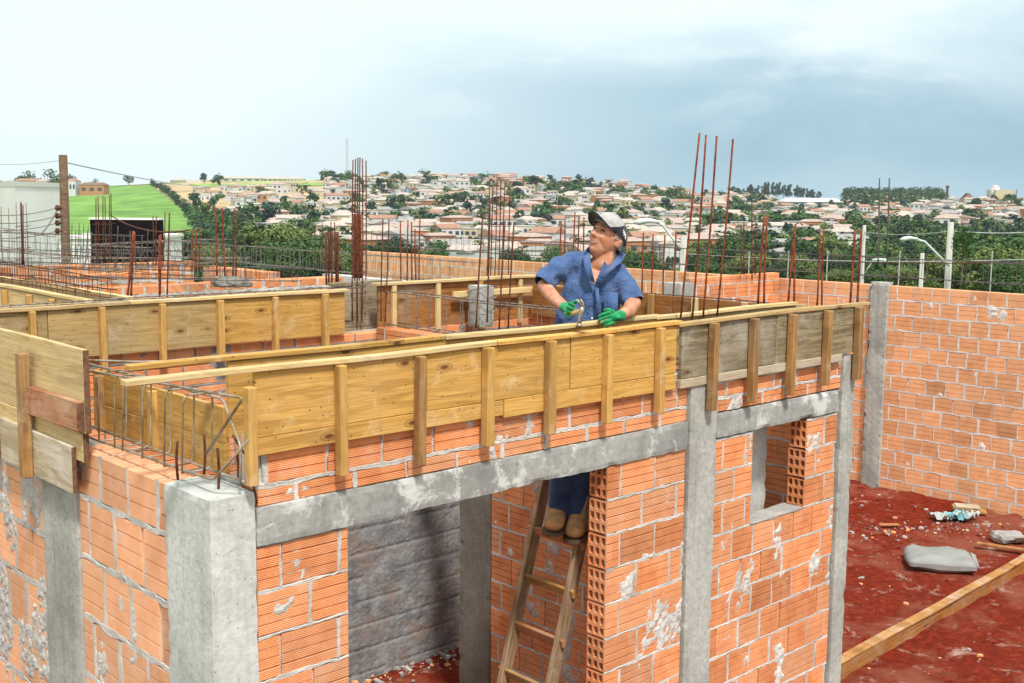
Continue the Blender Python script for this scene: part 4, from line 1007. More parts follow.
bevel_box('plank', (.5, .07, .025), WOOD_O, ob, loc=(0, 0, .03), rot=(0, .03, -.5))
ob = thing('wood_scrap', 'small orange offcut on the soil left of the sack', 'offcut', at_z(889, 527, .04), .1)
bevel_box('plank', (.26, .06, .02), WOOD_R, ob, loc=(0, 0, .03), rot=(0, .03, .1))
ob = thing('mortar_lump', 'pale block lump with a hollow of painted shade at the right edge of the yard', 'rubble', at_z(1012, 541, .04), .1)
rough_box('lump', ob, .34, .22, .09, MORTD, (-.2, -.1, 0), res=.04, amp=.06, chip=.05, seed=71); rough_box('hollow', ob, .12, .03, .045, SOLE, (-.02, -.118, .02), res=.02, amp=.01, chip=.005, seed=72)  # hollow is a solid dark piece, its colour stands in for a recess's shade
# rubble bits: stuff
mb = MB(); rr = random.Random(5)
def lump(mb, c, s, m):
    V = [];
    for k in range(8):
        V.append((c[0] + s * (1 if k & 1 else -1) * rr.uniform(.5, 1), c[1] + s * (1 if k & 2 else -1) * rr.uniform(.5, 1), c[2] + s * .6 * (1 if k & 4 else -1) * rr.uniform(.5, 1)))
    mb.add(V, [(0, 2, 3, 1), (4, 5, 7, 6), (0, 1, 5, 4), (1, 3, 7, 5), (3, 2, 6, 7), (2, 0, 4, 6)], m)
for i in range(2000):
    u = rr.uniform(5.0, 11.8); v = rr.uniform(-3.5, 5.5)
    if rr.random() < .35: u = 11.85 - abs(rr.gauss(0, .22))
    elif rr.random() < .35:
        k = rr.gauss(0, .25); u = rr.uniform(8.5, 11.6); v = 2.6 + k - (u - 10) * .75
    s = .005 + .026 * rr.random() ** 5
    z = float(hyard(np.array(u), np.array(v))) + .03
    lump(mb, (u, v, z + s * .3), s, rr.choice([0, 1, 1, 2, 3, 3]))
rb = mb.build('rubble', [MORT, MORTD, BRICKF, SOIL], None, color=True, loc=wp(0, 0), rot=(0, 0, ROT)); tag(rb, 'scattered crumbs of mortar and broken brick on the red soil', 'rubble', None, 'stuff')
# debris at the foot of the plastered wall and on wall tops
mb = MB()
for i in range(260):
    u = rr.uniform(2.0, 4.6); v = 3.18 - abs(rr.gauss(0, .16)); s = .006 + .022 * rr.random() ** 3
    lump(mb, (u, v, .05 + s * .3), s, rr.choice([0, 1, 1, 2]))
rb = mb.build('rubble', [MORT, MORTD, BRICKF], None, color=True, loc=wp(0, 0), rot=(0, 0, ROT)); tag(rb, 'mortar droppings along the foot of the grey plastered wall inside', 'rubble', None, 'stuff')
# ------------------------------------------------------------------ TERRAIN
HS = [(-600, 6), (0, 7), (80, 13), (200, 21), (300, 23), (400, 27), (500, 27), (560, 24), (640, 17), (700, 11), (760, 6), (850, 5), (940, 5), (1024, 3), (1600, 3)]
def terr(X, Y):
    X = np.asarray(X, float); Y = np.asarray(Y, float)
    R_ = np.hypot(X, Y); s = 512 + 1130 * np.tan(np.clip(np.arctan2(X, np.maximum(Y, 1e-3)), -.8, .8))
    Hh = np.interp(s, [a for a, b in HS], [b for a, b in HS])
    def ss(a, b, t): t = np.clip((t - a) / (b - a), 0, 1); return t * t * (3 - 2 * t)
    z = -.3 - 11.7 * ss(22, 230, R_) + (Hh + 12) * ss(380, 1300, R_) - (Hh + 6) * ss(1350, 3200, R_)
    z = z + 3.0 * (fbm(X / 90. + 70, Y / 90. + 70, 5, 3) - .5) * ss(120, 300, R_)
    return z
def hit(x, y, off=0.):
    d = ray(x, y); t = 60.
    while t < 2400:
        p = CAM + d * t / d[1]
        if p[2] < float(terr(p[0], p[1])) + off: return p
        t *= 1.004; t += .3
    return None
def hit_many(xs, ys):
    xs = np.array(xs, float); ys = np.array(ys, float)
    d = CR[None] * ((xs - CX) / F)[:, None] - CU[None] * ((ys - CY) / F)[:, None] + cz[None]; d = d / d[:, 1:2]
    out = np.full((len(xs), 3), np.nan); t = 60.; live = np.ones(len(xs), bool)
    while t < 2400 and live.any():
        p = CAM[None] + d * t; z = terr(p[:, 0], p[:, 1]); h_ = live & (p[:, 2] < z); out[h_] = p[h_]; live &= ~h_; t = t * 1.004 + .3
    return [None if math.isnan(o[0]) else o for o in out]
def ground_mat():
    m, nt, p = newmat('hillside_ground', 1., .1); v = coords(nt, rand=False)
    a = noise(nt, v, .012, 5, .6); b = noise(nt, v, .15, 5, .65)
    c = ramp(nt, b, [(.3, (.035, .07, .018)), (.6, (.10, .17, .035))])
    t = ramp(nt, b, [(.3, (.30, .20, .12)), (.7, (.46, .36, .24))])
    c = mix(nt, ramp(nt, a, [(.46, 0.), (.54, 1.)]), c, t)
    c = mix(nt, ramp(nt, noise(nt, v, .03, 4, .6), [(.62, 0.), (.68, .8)]), c, (.30, .10, .06))
    L(nt, c, p.inputs['Base Color']); return m
rs = [0.5] + list(np.geomspace(6, 4200, 150)); th = np.concatenate([np.linspace(-PI, -.8, 40, endpoint=False), np.linspace(-.8, .8, 240), np.linspace(.8, PI, 41)[1:-1]])
Rg, Tg = np.meshgrid(rs, th, indexing='ij'); Xg = Rg * np.sin(Tg); Yg = Rg * np.cos(Tg); Zg = terr(Xg, Yg)
Zg = np.where(Yg < 0, np.minimum(Zg, -.3) * 0 - .3 - 11.7 * np.clip((Rg - 22) / 208, 0, 1), Zg)
n1, n2 = Rg.shape; I, J = np.meshgrid(np.arange(n1 - 1), np.arange(n2), indexing='ij'); a = (I * n2 + J).ravel(); b = (I * n2 + (J + 1) % n2).ravel()
gr = mesh_obj('ground', np.stack([Xg, Yg, Zg], -1).reshape(-1, 3).tolist(), np.stack([a, b, b + n2, a + n2], 1).tolist(), ground_mat(), None, True); tag(gr, kind='structure')
def inpoly(x, y, poly):
    c = False; j = len(poly) - 1
    for i in range(len(poly)):
        xi, yi = poly[i]; xj, yj = poly[j]
        if (yi > y) != (yj > y) and x < (xj - xi) * (y - yi) / (yj - yi) + xi: c = not c
        j = i
    return c
def field(name, corners, mat, off=.25, n=26):
    """a draped field: four ground corners (world XY), bilinear grid"""
    c = [np.array(q) for q in corners]; V = []
    for i in range(n + 1):
        for j in range(n + 1):
            u, w = i / n, j / n; q = c[0] * (1 - u) * (1 - w) + c[1] * u * (1 - w) + c[2] * u * w + c[3] * (1 - u) * w
            V.append((q[0], q[1], float(terr(q[0], q[1])) + off))
    Fc = [(i * (n + 1) + j, i * (n + 1) + j + 1, (i + 1) * (n + 1) + j + 1, (i + 1) * (n + 1) + j) for i in range(n) for j in range(n)]
    return tag(mesh_obj(name, V, Fc, mat, None, True), kind='structure')
def cxy(x, D_): return np.array([(x - 512) / 1130. * D_, D_])
GRASS = simple('pasture_grass', (.17, .31, .065), 1., .22, .05, .1, bs=0, alt=(.13, .25, .05)); GRASS2 = simple('dry_pasture', (.24, .36, .10), 1., .3, .05, .1, bs=0)
TAN = simple('bare_earth', (.50, .36, .22), 1., .25, .04, .1, bs=0, alt=(.40, .32, .16)); REDE = simple('red_earth_road', (.34, .12, .07), 1., .25, .1, .1, bs=0)
field('green_field', [cxy(40, 430), cxy(217, 480), cxy(150, 1090), cxy(60, 1060)], GRASS)
field('far_pasture', [cxy(60, 1080), cxy(322, 1130), cxy(330, 1290), cxy(60, 1290)], GRASS2, .3)
field('bare_slope', [cxy(222, 560), cxy(345, 600), cxy(325, 1110), cxy(160, 1080)], TAN, .35)
field('green_strip', [cxy(200, 950), cxy(330, 960), cxy(325, 1020), cxy(190, 1020)], GRASS2, .8, 12)
field('dirt_road', [cxy(80, 1085), cxy(240, 1088), cxy(240, 1105), cxy(80, 1100)], REDE, .7, 16)
field('green_slope', [cxy(235, 640), cxy(280, 640), cxy(270, 720), cxy(230, 720)], GRASS2, .6, 10)
field('green_terrace', [cxy(318, 1120), cxy(352, 1120), cxy(352, 1200), cxy(316, 1200)], GRASS2, .6, 10)
field('green_lot', [cxy(618, 400), cxy(690, 400), cxy(680, 470), cxy(622, 470)], GRASS, .4, 10)
field('green_lot', [cxy(850, 560), cxy(925, 560), cxy(920, 640), cxy(860, 640)], GRASS2, .4, 10)
# ------------------------------------------------------------------ TREES
def leafmat(name, a, b):
    m, nt, p = newmat(name, .7, .25); v = coords(nt)
    c = ramp(nt, noise(nt, v, .9, 4, .6), [(.35, a), (.65, b)]); L(nt, c, p.inputs['Base Color'])
    p.inputs['Subsurface Weight'].default_value = 0; return m
LEAF = [leafmat('foliage_dark', (.012, .034, .015), (.032, .072, .022)), leafmat('foliage_mid', (.03, .075, .02), (.07, .14, .035)), leafmat('foliage_olive', (.07, .11, .025), (.16, .21, .06)), leafmat('foliage_blue', (.018, .045, .03), (.04, .08, .05))]
BARK = simple('bark', (.13, .09, .06), .95, .3, 6)
def crown_mesh(nm, seed, h, w, clumps, leaves, ls, mat, base=.25, conic=False):
    r = random.Random(seed); V = []; Fc = []
    cs = []
    for i in range(clumps):
        zz = r.uniform(base + .12, .92); rr_ = w * .5 * (math.sqrt(max(.05, 1 - ((zz - .55) / .5) ** 2)) if not conic else (1.05 - zz)) * r.uniform(.3, .85); a = r.uniform(0, 2 * PI)
        cs.append((rr_ * math.cos(a), rr_ * math.sin(a), zz * h, w * r.uniform(.14, .27)))
    for i in range(leaves):
        c = r.choice(cs); d = Vector((r.gauss(0, 1), r.gauss(0, 1), r.gauss(0, 1))).normalized() * c[3] * r.uniform(.55, 1.08)
        p = Vector((c[0] + d.x, c[1] + d.y, c[2] + d.z * .8)); n = (d.normalized() + Vector((r.uniform(-.7, .7), r.uniform(-.7, .7), r.uniform(-.3, .9)))).normalized()
        t = n.cross(Vector((r.uniform(-1, 1), r.uniform(-1, 1), r.uniform(-1, 1)))).normalized(); bb = n.cross(t); s = ls * r.uniform(.6, 1.4); k = len(V)
        V += [p + t * s, p + bb * s * .7, p - t * s * .9, p - bb * s * .6 + n * s * .2]; Fc.append((k, k + 1, k + 2, k + 3))
    me = bpy.data.meshes.new(nm); me.from_pydata([tuple(v) for v in V], [], Fc); me.materials.append(mat); me.update(); return me, cs
def tree_proto(seed, h, w, clumps, leaves, ls, mat, conic=False):
    me, cs = crown_mesh('crown', seed, h, w, clumps, leaves, ls, mat, conic=conic); mb = MB(); r = random.Random(seed)
    mb.tube([(0, 0, -1), (r.uniform(-.1, .1), 0, h * .25), (r.uniform(-.3, .3), r.uniform(-.3, .3), h * .6)], [w * .045, w * .035, w * .015], 7)
    for c in cs[:6]: mb.tube([(0, 0, h * .28), (c[0] * .5, c[1] * .5, c[2] * .75), (c[0], c[1], c[2])], [w * .022, w * .014, w * .006], 5)
    mt = bpy.data.meshes.new('trunk'); mt.from_pydata(mb.v, [], mb.f); mt.materials.append(BARK); mt.update()
    return me, mt
FARP = [tree_proto(100 + i, 8, [8, 9, 7, 10, 8, 6][i], 9, 620, .42, LEAF[[0, 1, 0, 1, 2, 3][i]]) for i in range(6)]
PINEP = [tree_proto(120 + i, 13, [7, 8][i], 12, 900, .45, LEAF[3]) for i in range(2)]
NEARP = [tree_proto(140 + i, 10, [9, 10, 8, 9][i], 22, 5200, .26, LEAF[[0, 1, 0, 2][i]]) for i in range(4)]
KN = {0: 'dark green', 1: 'mid green', 2: 'olive green', 3: 'blue green'}
LM = [(-50, 'at the left edge'), (70, 'by the green field'), (215, 'right of the green field'), (275, 'above the valley trees'), (335, 'left of the tall cluster'), (372, 'right of the tall cluster'), (425, 'between skyline clusters'), (482, 'left of the man'), (520, 'left of the cap'), (575, 'directly behind the cap'), (632, 'just right of the cap'), (672, 'behind the leaning bars'), (740, 'right of the leaning bars'), (790, 'under the long warehouse'), (842, 'left of the steel posts'), (895, 'left of the lamp pole'), (955, 'right of the lamp pole'), (1005, 'at the right edge')]
def where(px, py, D_):
    c = [t for x, t in LM if px >= x]; c = c[-1] if c else LM[0][1]
    lv = 'on the ridge' if D_ > 1050 else 'high on the hill' if D_ > 820 else 'mid slope' if D_ > 620 else 'low on the slope' if D_ > 430 else 'at the valley edge' if D_ > 200 else 'in the near valley'
    return lv + ' ' + c
def place_tree(P_, loc, sc, rz, kind, group, name='tree', px=None):
    px = px or px_of(loc); t = thing(name, f"{kind} tree {where(px[0], px[1], loc[1])}", 'tree', loc, rz, group)
    for nm, me in (('crown', P_[0]), ('trunk', P_[1])):
        o = bpy.data.objects.new(nm, me); C.objects.link(o); o.parent = t
    t.scale = (sc[0], sc[0], sc[1]); return t
def merge_stuff(name, protos, places, mats, label, cat):
    Vs = []; Fs = []; Ms = []; n = 0
    for (k, loc, sx, sz, rz) in places:
        for me in protos[k]:
            nv = len(me.vertices); co = np.empty(nv * 3); me.vertices.foreach_get('co', co); co = co.reshape(-1, 3)
            c, s = math.cos(rz), math.sin(rz); x = (co[:, 0] * c - co[:, 1] * s) * sx + loc[0]; y = (co[:, 0] * s + co[:, 1] * c) * sx + loc[1]; z = co[:, 2] * sz + loc[2]
            Vs.append(np.stack([x, y, z], 1)); mi = [mats.index(m) for m in me.materials]
            for p in me.polygons: Fs.append([v + n for v in p.vertices]); Ms.append(mi[p.material_index])
            n += nv
    me = bpy.data.meshes.new(name); me.from_pydata(np.concatenate(Vs).tolist(), [], Fs)
    for m in mats: me.materials.append(m)
    me.polygons.foreach_set('material_index', Ms); me.update(); o = bpy.data.objects.new(name, me); C.objects.link(o); tag(o, label, cat, None, 'stuff'); return o
# ------------------------------------------------------------------ TOWN
WALLS = [('white', (.72, .72, .70)), ('cream', (.70, .62, .45)), ('pale pink', (.66, .46, .38)), ('pale blue', (.45, .58, .66)), ('grey', (.48, .47, .45)), ('orange', (.58, .28, .14)), ('white', (.78, .77, .74)), ('yellow', (.70, .62, .38)), ('pale green', (.48, .58, .46))]
ROOFS = [('terracotta', (.54, .30, .21)), ('faded pink', (.66, .50, .43)), ('grey tile', (.48, .45, .42)), ('flat white', (.72, .71, .68)), ('brown tile', (.34, .21, .16)), ('pale tile', (.70, .61, .53))]
WM = [simple('render_' + n.replace(' ', '_'), tuple(.74 * q for q in c), .9, .08, .6, .1, bs=0) for n, c in WALLS]; RM = [simple('roof_' + n.replace(' ', '_'), tuple(.66 * q for q in c), .9, .16, .8, .1, bs=0) for n, c in ROOFS]
GL = simple('window_dark', (.05, .065, .08), .3, .3, 1, .5, bs=0); DOORM = simple('door_brown', (.18, .10, .06), .7, .3, 1, bs=0)
def house_parts(r, wi, ri):
    w = r.uniform(5.5, 11); d = r.uniform(6, 9); h = r.choice([3.2, 3.8, 4.6, 6.2]); W_ = MB(); R_ = MB(); wins = []; D_ = MB()
    W_.box(-w / 2, w / 2, -d / 2, d / 2, -3, h)
    if ROOFS[ri][0] == 'flat white':
        R_.box(-w / 2 - .2, w / 2 + .2, -d / 2 - .2, d / 2 + .2, h, h + .25)
        if r.random() < .6: R_.box(-w * .15, w * .15, -1, 1.2, h + .25, h + 1.6)
        if r.random() < .5: W_.box(-w / 2, -w / 2 + w * .4, -d / 2 - 1.8, -d / 2 - .01, -3, h * .45)
    else:
        o = .3; rh = r.uniform(.8, 1.6); e = [(-w / 2 - o, -d / 2 - o, h), (w / 2 + o, -d / 2 - o, h), (w / 2 + o, d / 2 + o, h), (-w / 2 - o, d / 2 + o, h)]
        q = r.choice([0, 0, .25]) * w; rd = [(-w / 2 - o + q, 0, h + rh), (w / 2 + o - q, 0, h + rh)]
        R_.add([(a, b, c) for a, b, c in e] + rd, [(0, 1, 5, 4), (2, 3, 4, 5), (1, 2, 5), (3, 0, 4), (3, 2, 1, 0)])
        if r.random() < .5:      # front wing
            ww_ = w * .45; x0 = r.choice([-1, 1]) * w * .22
            W_.box(x0 - ww_ / 2, x0 + ww_ / 2, -d / 2 - 2.4, -d / 2 - .01, -3, h * .9)
            R_.add([(x0 - ww_ / 2 - .4, -d / 2 - 2.8, h * .9), (x0 + ww_ / 2 + .4, -d / 2 - 2.8, h * .9), (x0, -d / 2 - 2.8, h * .9 + rh * .7), (x0 - ww_ / 2 - .4, 0, h * .9), (x0 + ww_ / 2 + .4, 0, h * .9), (x0, 0, h * .9 + rh * .7)], [(0, 1, 2), (0, 2, 5, 3), (1, 4, 5, 2), (0, 3, 4, 1)])
    for lv in range(1 if h < 5 else 2):
        for k in range(3):
            x = (-.34 + .33 * k) * w
            if k == 1 and lv == 0: D_.box(x - .5, x + .5, -d / 2 - .06, -d / 2 + .02, 0, 2.1); continue
            m = MB(); m.box(x - .8, x + .8, -d / 2 - .05, -d / 2 + .02, 1. + lv * 2.9, 2.3 + lv * 2.9); wins.append(m)
    m = MB(); m.box(w / 2 - .02, w / 2 + .05, -.9, .9, 1., 2.3); wins.append(m)
    return W_, R_, wins, D_
hr = random.Random(77); PROTO = []
combos = [(0, 0), (0, 1), (1, 1), (2, 1), (6, 5), (0, 3), (6, 3), (4, 2), (1, 5), (3, 3), (5, 1), (7, 5), (6, 0), (2, 4), (0, 2), (8, 3), (6, 1), (0, 5), (1, 3), (6, 2)]
for wi, ri in combos:
    W_, R_, wins, D_ = house_parts(hr, wi, ri)
    allm = MB(); allm.add(W_.v, W_.f, 0); allm.add(R_.v, R_.f, 1)
    for m in wins: allm.add(m.v, m.f, 2)
    allm.add(D_.v, D_.f, 3)
    def mk(nm, mb, mats):
        me = bpy.data.meshes.new(nm); me.from_pydata(mb.v, [], mb.f)
        for m in mats: me.materials.append(m)
        me.polygons.foreach_set('material_index', mb.m); me.update(); return me
    PROTO.append(dict(wi=wi, ri=ri, whole=mk('house', allm, [WM[wi], RM[ri], GL, DOORM]), wall=mk('wall', W_, [WM[wi]]), roof=mk('roof', R_, [RM[ri]]), wins=[mk('window', m, [GL]) for m in wins], door=mk('door', D_, [DOORM])))
def town_ok(x, y):
    if x < 200: return False
    if x < 330: return 190 < y < 240 and hr.random() < (.16 if y < 222 else .5) and not (y > 228 and x < 250)
    if x > 850 and y > 233: return False
    if 720 < x <= 850 and y > 246: return hr.random() < .2
    return True
cand = []; tries = 0; used = {}
def free(p, rad):
    k = (int(p[0] // 20), int(p[1] // 20))
    for i in (-1, 0, 1):
        for j in (-1, 0, 1):
            for q in used.get((k[0] + i, k[1] + j), []):
                if math.hypot(q[0] - p[0], q[1] - p[1]) < (rad + q[2]): return False
    used.setdefault(k, []).append((p[0], p[1], rad)); return True
pend = []
while tries < 9000:
    tries += 1; x = hr.uniform(200, 1040); ysky = np.interp(x, [200, 400, 500, 600, 700, 800, 1040], [183, 180, 181, 185, 196, 201, 204]); y = ysky + (268 - ysky) * hr.random() ** 1.05
    if not town_ok(x, y): continue
    if 774 < x < 848 and 196 < y < 213: continue
    pend.append((x, y))
for p in hit_many(*zip(*pend)):
    if len(cand) >= 1350: break
    if p is None or p[1] > 1400: continue
    if not free(p, 4.1 + p[1] * .001): continue
    cand.append(p)
cand.sort(key=lambda p: p[1]); far = []
nl = {}
for i, p in enumerate(cand):
    k = hr.randrange(len(PROTO)); pr = PROTO[k]; loc = (p[0], p[1], float(terr(p[0], p[1])) + .2); rz = hr.choice([-.5, .3, .35, 1.0, .6, -.2]) + hr.uniform(-.1, .1); sc = hr.uniform(.85, 1.15)
    if i >= 290: far.append((k, loc, sc, sc, rz)); continue
    px = px_of(loc); lb = f"{WALLS[pr['wi']][0]} house with {ROOFS[pr['ri']][0]} roof {where(px[0], px[1], p[1])}"
    if i < 90:
        t = thing('town_house', lb, 'house', loc, rz, 'houses on the hillside'); t.scale = (sc,) * 3
        for nm, me in [('wall', pr['wall']), ('roof', pr['roof']), ('door', pr['door'])] + [('window', m) for m in pr['wins']]:
            o = bpy.data.objects.new(nm, me); C.objects.link(o); o.parent = t
    else:
        t = bpy.data.objects.new('town_house', pr['whole']); C.objects.link(t); t.location = loc; t.rotation_euler = (0, 0, rz); t.scale = (sc,) * 3; tag(t, lb, 'house', 'houses on the hillside')
hm_ = []
for pr in PROTO:
    for m in pr['whole'].materials:
        if m not in hm_: hm_.append(m)
merge_stuff('distant_houses', [[pr['whole']] for pr in PROTO], far, hm_, 'mass of small distant houses covering the upper hillside', 'houses')
# trees between the houses
tr = random.Random(31); tc = []; pend = []
for _ in range(5200):
    x = tr.uniform(196, 1040); ysky = np.interp(x, [200, 400, 500, 600, 700, 800, 1040], [184, 181, 182, 187, 197, 202, 205]); y = ysky + (270 - ysky) * tr.random()
    dens = .5
    if x < 330: dens = .85 if y > 222 else .12
    if x > 840: dens = 1. if 236 < y else .35
    if 690 < x < 860 and y > 232: dens = .8
    if 840 < x < 910 and 202 < y < 214: dens = 1.
    if tr.random() > dens * .95: continue
    if mn.noise(Vector((x / 22., y / 7., 2.))) < .0 and dens < .8: continue
    if 774 < x < 848 and 196 < y < 213: continue
    pend.append((x, y))
for p in hit_many(*zip(*pend)):
    if p is None or p[1] > 1380 or not free(p, -2.2): continue
    tc.append(p)
tc.sort(key=lambda p: p[1]); ft = []
for i, p in enumerate(tc):
    k = tr.choice([0, 0, 1, 2, 3, 1, 4, 5]); s = tr.uniform(.4, .85) * (1.15 if p[1] < 500 else 2.0 if p[1] > 800 else 1.65); loc = (p[0], p[1], float(terr(p[0], p[1])) - .3); sz = s * tr.uniform(.75, 1.1)
    if i < 215: place_tree(FARP[k], loc, (s, sz), tr.uniform(0, 6), ['dark round', 'mid green round', 'dark green slim', 'broad green', 'olive', 'blue green slim'][k], 'trees among the houses')
    else: ft.append((k, loc, s, sz, tr.uniform(0, 6)))
FARL = [(crown_mesh('crown', 200 + j, 8, [8, 9, 7, 10, 8, 6][j], 7, 130, .85, LEAF[[0, 1, 0, 1, 2, 3][j]])[0],) for j in range(6)]
if ft: merge_stuff('distant_trees', FARL, ft, [BARK] + LEAF, 'small distant trees dotted between the upper houses', 'trees')
print('houses', len(cand), 'trees', len(tc))
# ridge pines and dark ridge wood, hedge at the green field
for i in range(26):
    x = 727 + i * 3.5 + tr.uniform(-2, 2); D_ = 1240 + tr.uniform(-30, 30); q = cxy(x, D_); h = .95 + .55 * math.exp(-((x - 772) / 26.) ** 2) + tr.uniform(-.2, .2)
    place_tree(PINEP[i % 2], (q[0], q[1], float(terr(*q)) - .5), (.9, h * 1.05), tr.uniform(0, 6), ['tall dark pine', 'spreading dark pine'][i % 2], 'dark pines along the ridge')
for i in range(30):
    x = 843 + i * 3.1 + tr.uniform(-2, 2); D_ = 1150 + tr.uniform(-60, 60); q = cxy(x, D_)
    place_tree(FARP[i % 4], (q[0], q[1], float(terr(*q)) - .5), (1.9, 1.9), tr.uniform(0, 6), 'broad ridge', 'dark wood on the ridge left of the factory')
for i in range(15):
    f = i / 14.; x = 153 + f * 39 + tr.uniform(-1, 1); D_ = 1030 - 470 * f; q = cxy(x, D_)
    place_tree(FARP[[0, 2, 3][i % 3]], (q[0], q[1], float(terr(*q)) - .5), (.85, .8), tr.uniform(0, 6), 'hedgerow', 'hedge trees down the edge of the green field')
for i, (x, D_, s) in enumerate([(22, 900, 2.2), (30, 920, 2.4), (38, 940, 1.9), (47, 900, 1.5), (55, 890, 2.5), (68, 930, 2.0), (76, 960, 1.4), (98, 1000, 1.1), (131, 1180, 1.3), (206, 1020, 1.3), (3, 900, 1.7), (12, 920, 1.6), (384, 1280, 1.0), (335, 1290, 1.1), (343, 1290, 1.)]):
    q = cxy(x, D_); place_tree(FARP[[5, 3, 0][i % 3]], (q[0], q[1], float(terr(*q)) - .5), (s, s), i, 'hazy skyline', 'trees on the left skyline')
# valley trees: big leafy crowns
for i, (x, D_, s, k) in enumerate([(845, 150, .8, 0), (862, 165, .9, 2), (878, 140, .75, 1), (893, 175, 1., 0), (905, 150, .8, 2), (918, 190, 1.1, 0), (930, 160, .9, 1), (985, 120, 1.15, 1), (1003, 135, 1.3, 0), (1020, 118, 1.2, 0), (1036, 125, 1.3, 1), (972, 150, 1.1, 3), (958, 170, 1.1, 0), (992, 100, .8, 3), (1012, 95, .72, 1), (942, 105, .62, 3), (900, 100, .55, 3), (870, 110, .55, 1), (838, 120, .55, 3), (820, 140, .7, 1), (800, 150, .7, 3), (782, 140, .62, 0), (765, 160, .8, 1), (748, 130, .6, 3), (730, 150, .75, 0), (712, 140, .7, 1), (700, 170, .8, 0), (655, 160, .7, 0), (640, 190, .8, 1), (545, 210, .9, 3), (528, 190, .8, 0), (556, 230, .9, 1), (458, 190, .5, 3), (512, 215, .9, 0),
        (240, 170, 1.1, 0), (222, 160, 1., 1), (258, 180, 1.2, 0), (204, 150, .8, 0), (186, 140, .75, 1), (172, 130, .7, 0), (160, 150, .8, 3), (272, 160, 1.2, 3), (284, 190, 1.1, 3), (300, 170, .95, 0), (316, 150, .8, 1), (330, 170, .9, 0), (348, 160, .8, 1), (362, 190, .95, 0), (378, 200, 1., 1), (396, 190, .8, 0), (236, 120, .7, 1), (262, 120, .68, 0), (290, 115, .6, 1), (312, 110, .55, 0), (335, 120, .6, 3), (212, 110, .55, 3), (190, 105, .5, 1)]):
    q = cxy(x, D_); yt = 234 if x > 965 else 249 if x > 930 else 256 if x > 838 else 261 if x > 690 else 256 if x > 400 else 252 if x > 340 else 246 if x > 290 else 237 if x > 200 else 244
    yt += 9 * math.sin(i * 2.4) + (12 if D_ < 125 else 0); g_ = float(terr(*q)) - .4; s = max(.34, (4 + (200 - yt) / 1130. * D_ - g_) / 9.6)
    place_tree(NEARP[k], (q[0], q[1], g_), (s * 1.15, s), i * 1.3, ['dark leafy', 'green leafy', 'deep green spreading', 'light olive'][k], 'leafy trees in the valley')
# narrow fronded tree beside the lamp pole
# ------------------------------------------------------------------ LARGE FAR BUILDINGS
def flatbuild(name, label, x0, x1, ytop, D_, depth, cols, roofm=None, roofh=0., wins=0, zb=None, cat='building'):
    a = cxy(x0, D_); b = cxy(x1, D_); zt = 4 + (np.interp((x0 + x1) / 2, [0, 1024], [195.5, 204.5]) - ytop) / 1130. * D_; g = float(terr((a[0] + b[0]) / 2, D_)) - 2 if zb is None else zb
    t = thing(name, label, cat, ((a[0] + b[0]) / 2, D_, g)); w = b[0] - a[0]; h = zt - g
    mb = MB(); mb.box(-w / 2, w / 2, 0, depth, 0, h - roofh); mb.build('wall', cols, t)
    if roofm:
        mb = MB(); o = w * .02; mb.add([(-w / 2 - o, -o, h - roofh), (w / 2 + o, -o, h - roofh), (w / 2 + o, depth + o, h - roofh), (-w / 2 - o, depth + o, h - roofh), (-w / 2 + roofh, depth / 2, h), (w / 2 - roofh, depth / 2, h)], [(0, 1, 5, 4), (2, 3, 4, 5), (1, 2, 5), (3, 0, 4), (3, 2, 1, 0)]); mb.build('roof', roofm, t)
    for k in range(wins):
        mb = MB(); x = -w / 2 + w * (k + .5) / wins; ww_ = w / wins * .28; mb.box(x - ww_, x + ww_, -.08, .02, (h - roofh) * .55 + 0, (h - roofh) * .8); mb.build('window', GL, t)
    return t, w, h
flatbuild('warehouse', 'long low warehouse with a white roof below the ridge pines', 782, 840, 198, 1010, 30, WM[3], WM[6], 3.5, 8)
flatbuild('block_building', 'pale blue tower block on the upper slope right of the bar cluster', 391, 408, 181.5, 1150, 15, WM[3], None, 0, 4)
flatbuild('block_building', 'yellow two storey building right of the pale blue block', 423, 438, 182.5, 1160, 15, WM[7], RM[0], 2, 4)
flatbuild('white_block', 'plain white block standing alone above the green field', 188, 203, 180, 1060, 12, WM[6])
for i, (x0, x1, yt, c) in enumerate([(205, 222, 178.5, 0), (224, 262, 176.5, 6), (264, 288, 177, 1), (288, 304, 177, 6), (172, 186, 178.5, 4)]):
    flatbuild('long_shed', ['low white shed nearest the plain white block', 'longest white shed on the left skyline', 'cream shed on the left skyline', 'white shed at the right end of the skyline row', 'grey shed left of the plain white block'][i], x0, x1, yt, 1270, 14, WM[c], RM[5], 2.5, 5)
flatbuild('brick_shed', 'long low brick red shed under the green terrace', 318, 352, 184.5, 1115, 8, WM[5], RM[4], 1, 6)
flatbuild('brick_shed', 'dark roofed open shed above the tan slope', 250, 269, 190.5, 1000, 8, RM[4], RM[4], 1.5)
for i, (x0, x1, yt, c, r_) in enumerate([(5, 17, 180.5, 0, 2), (17, 38, 178.5, 2, 0), (38, 50, 179, 1, 1), (68, 78, 178.5, 6, 0), (82, 106, 182.5, 5, 4)]):
    flatbuild('farm_house', ['white low house at the left edge above the big white building', 'pink house above the big white building', 'cream house above the big white building', 'white house just right of the wooden pole', 'long red brick farm shed at the top of the field'][i], x0, x1, yt, 880, 12, WM[c], RM[r_], 2., 3)
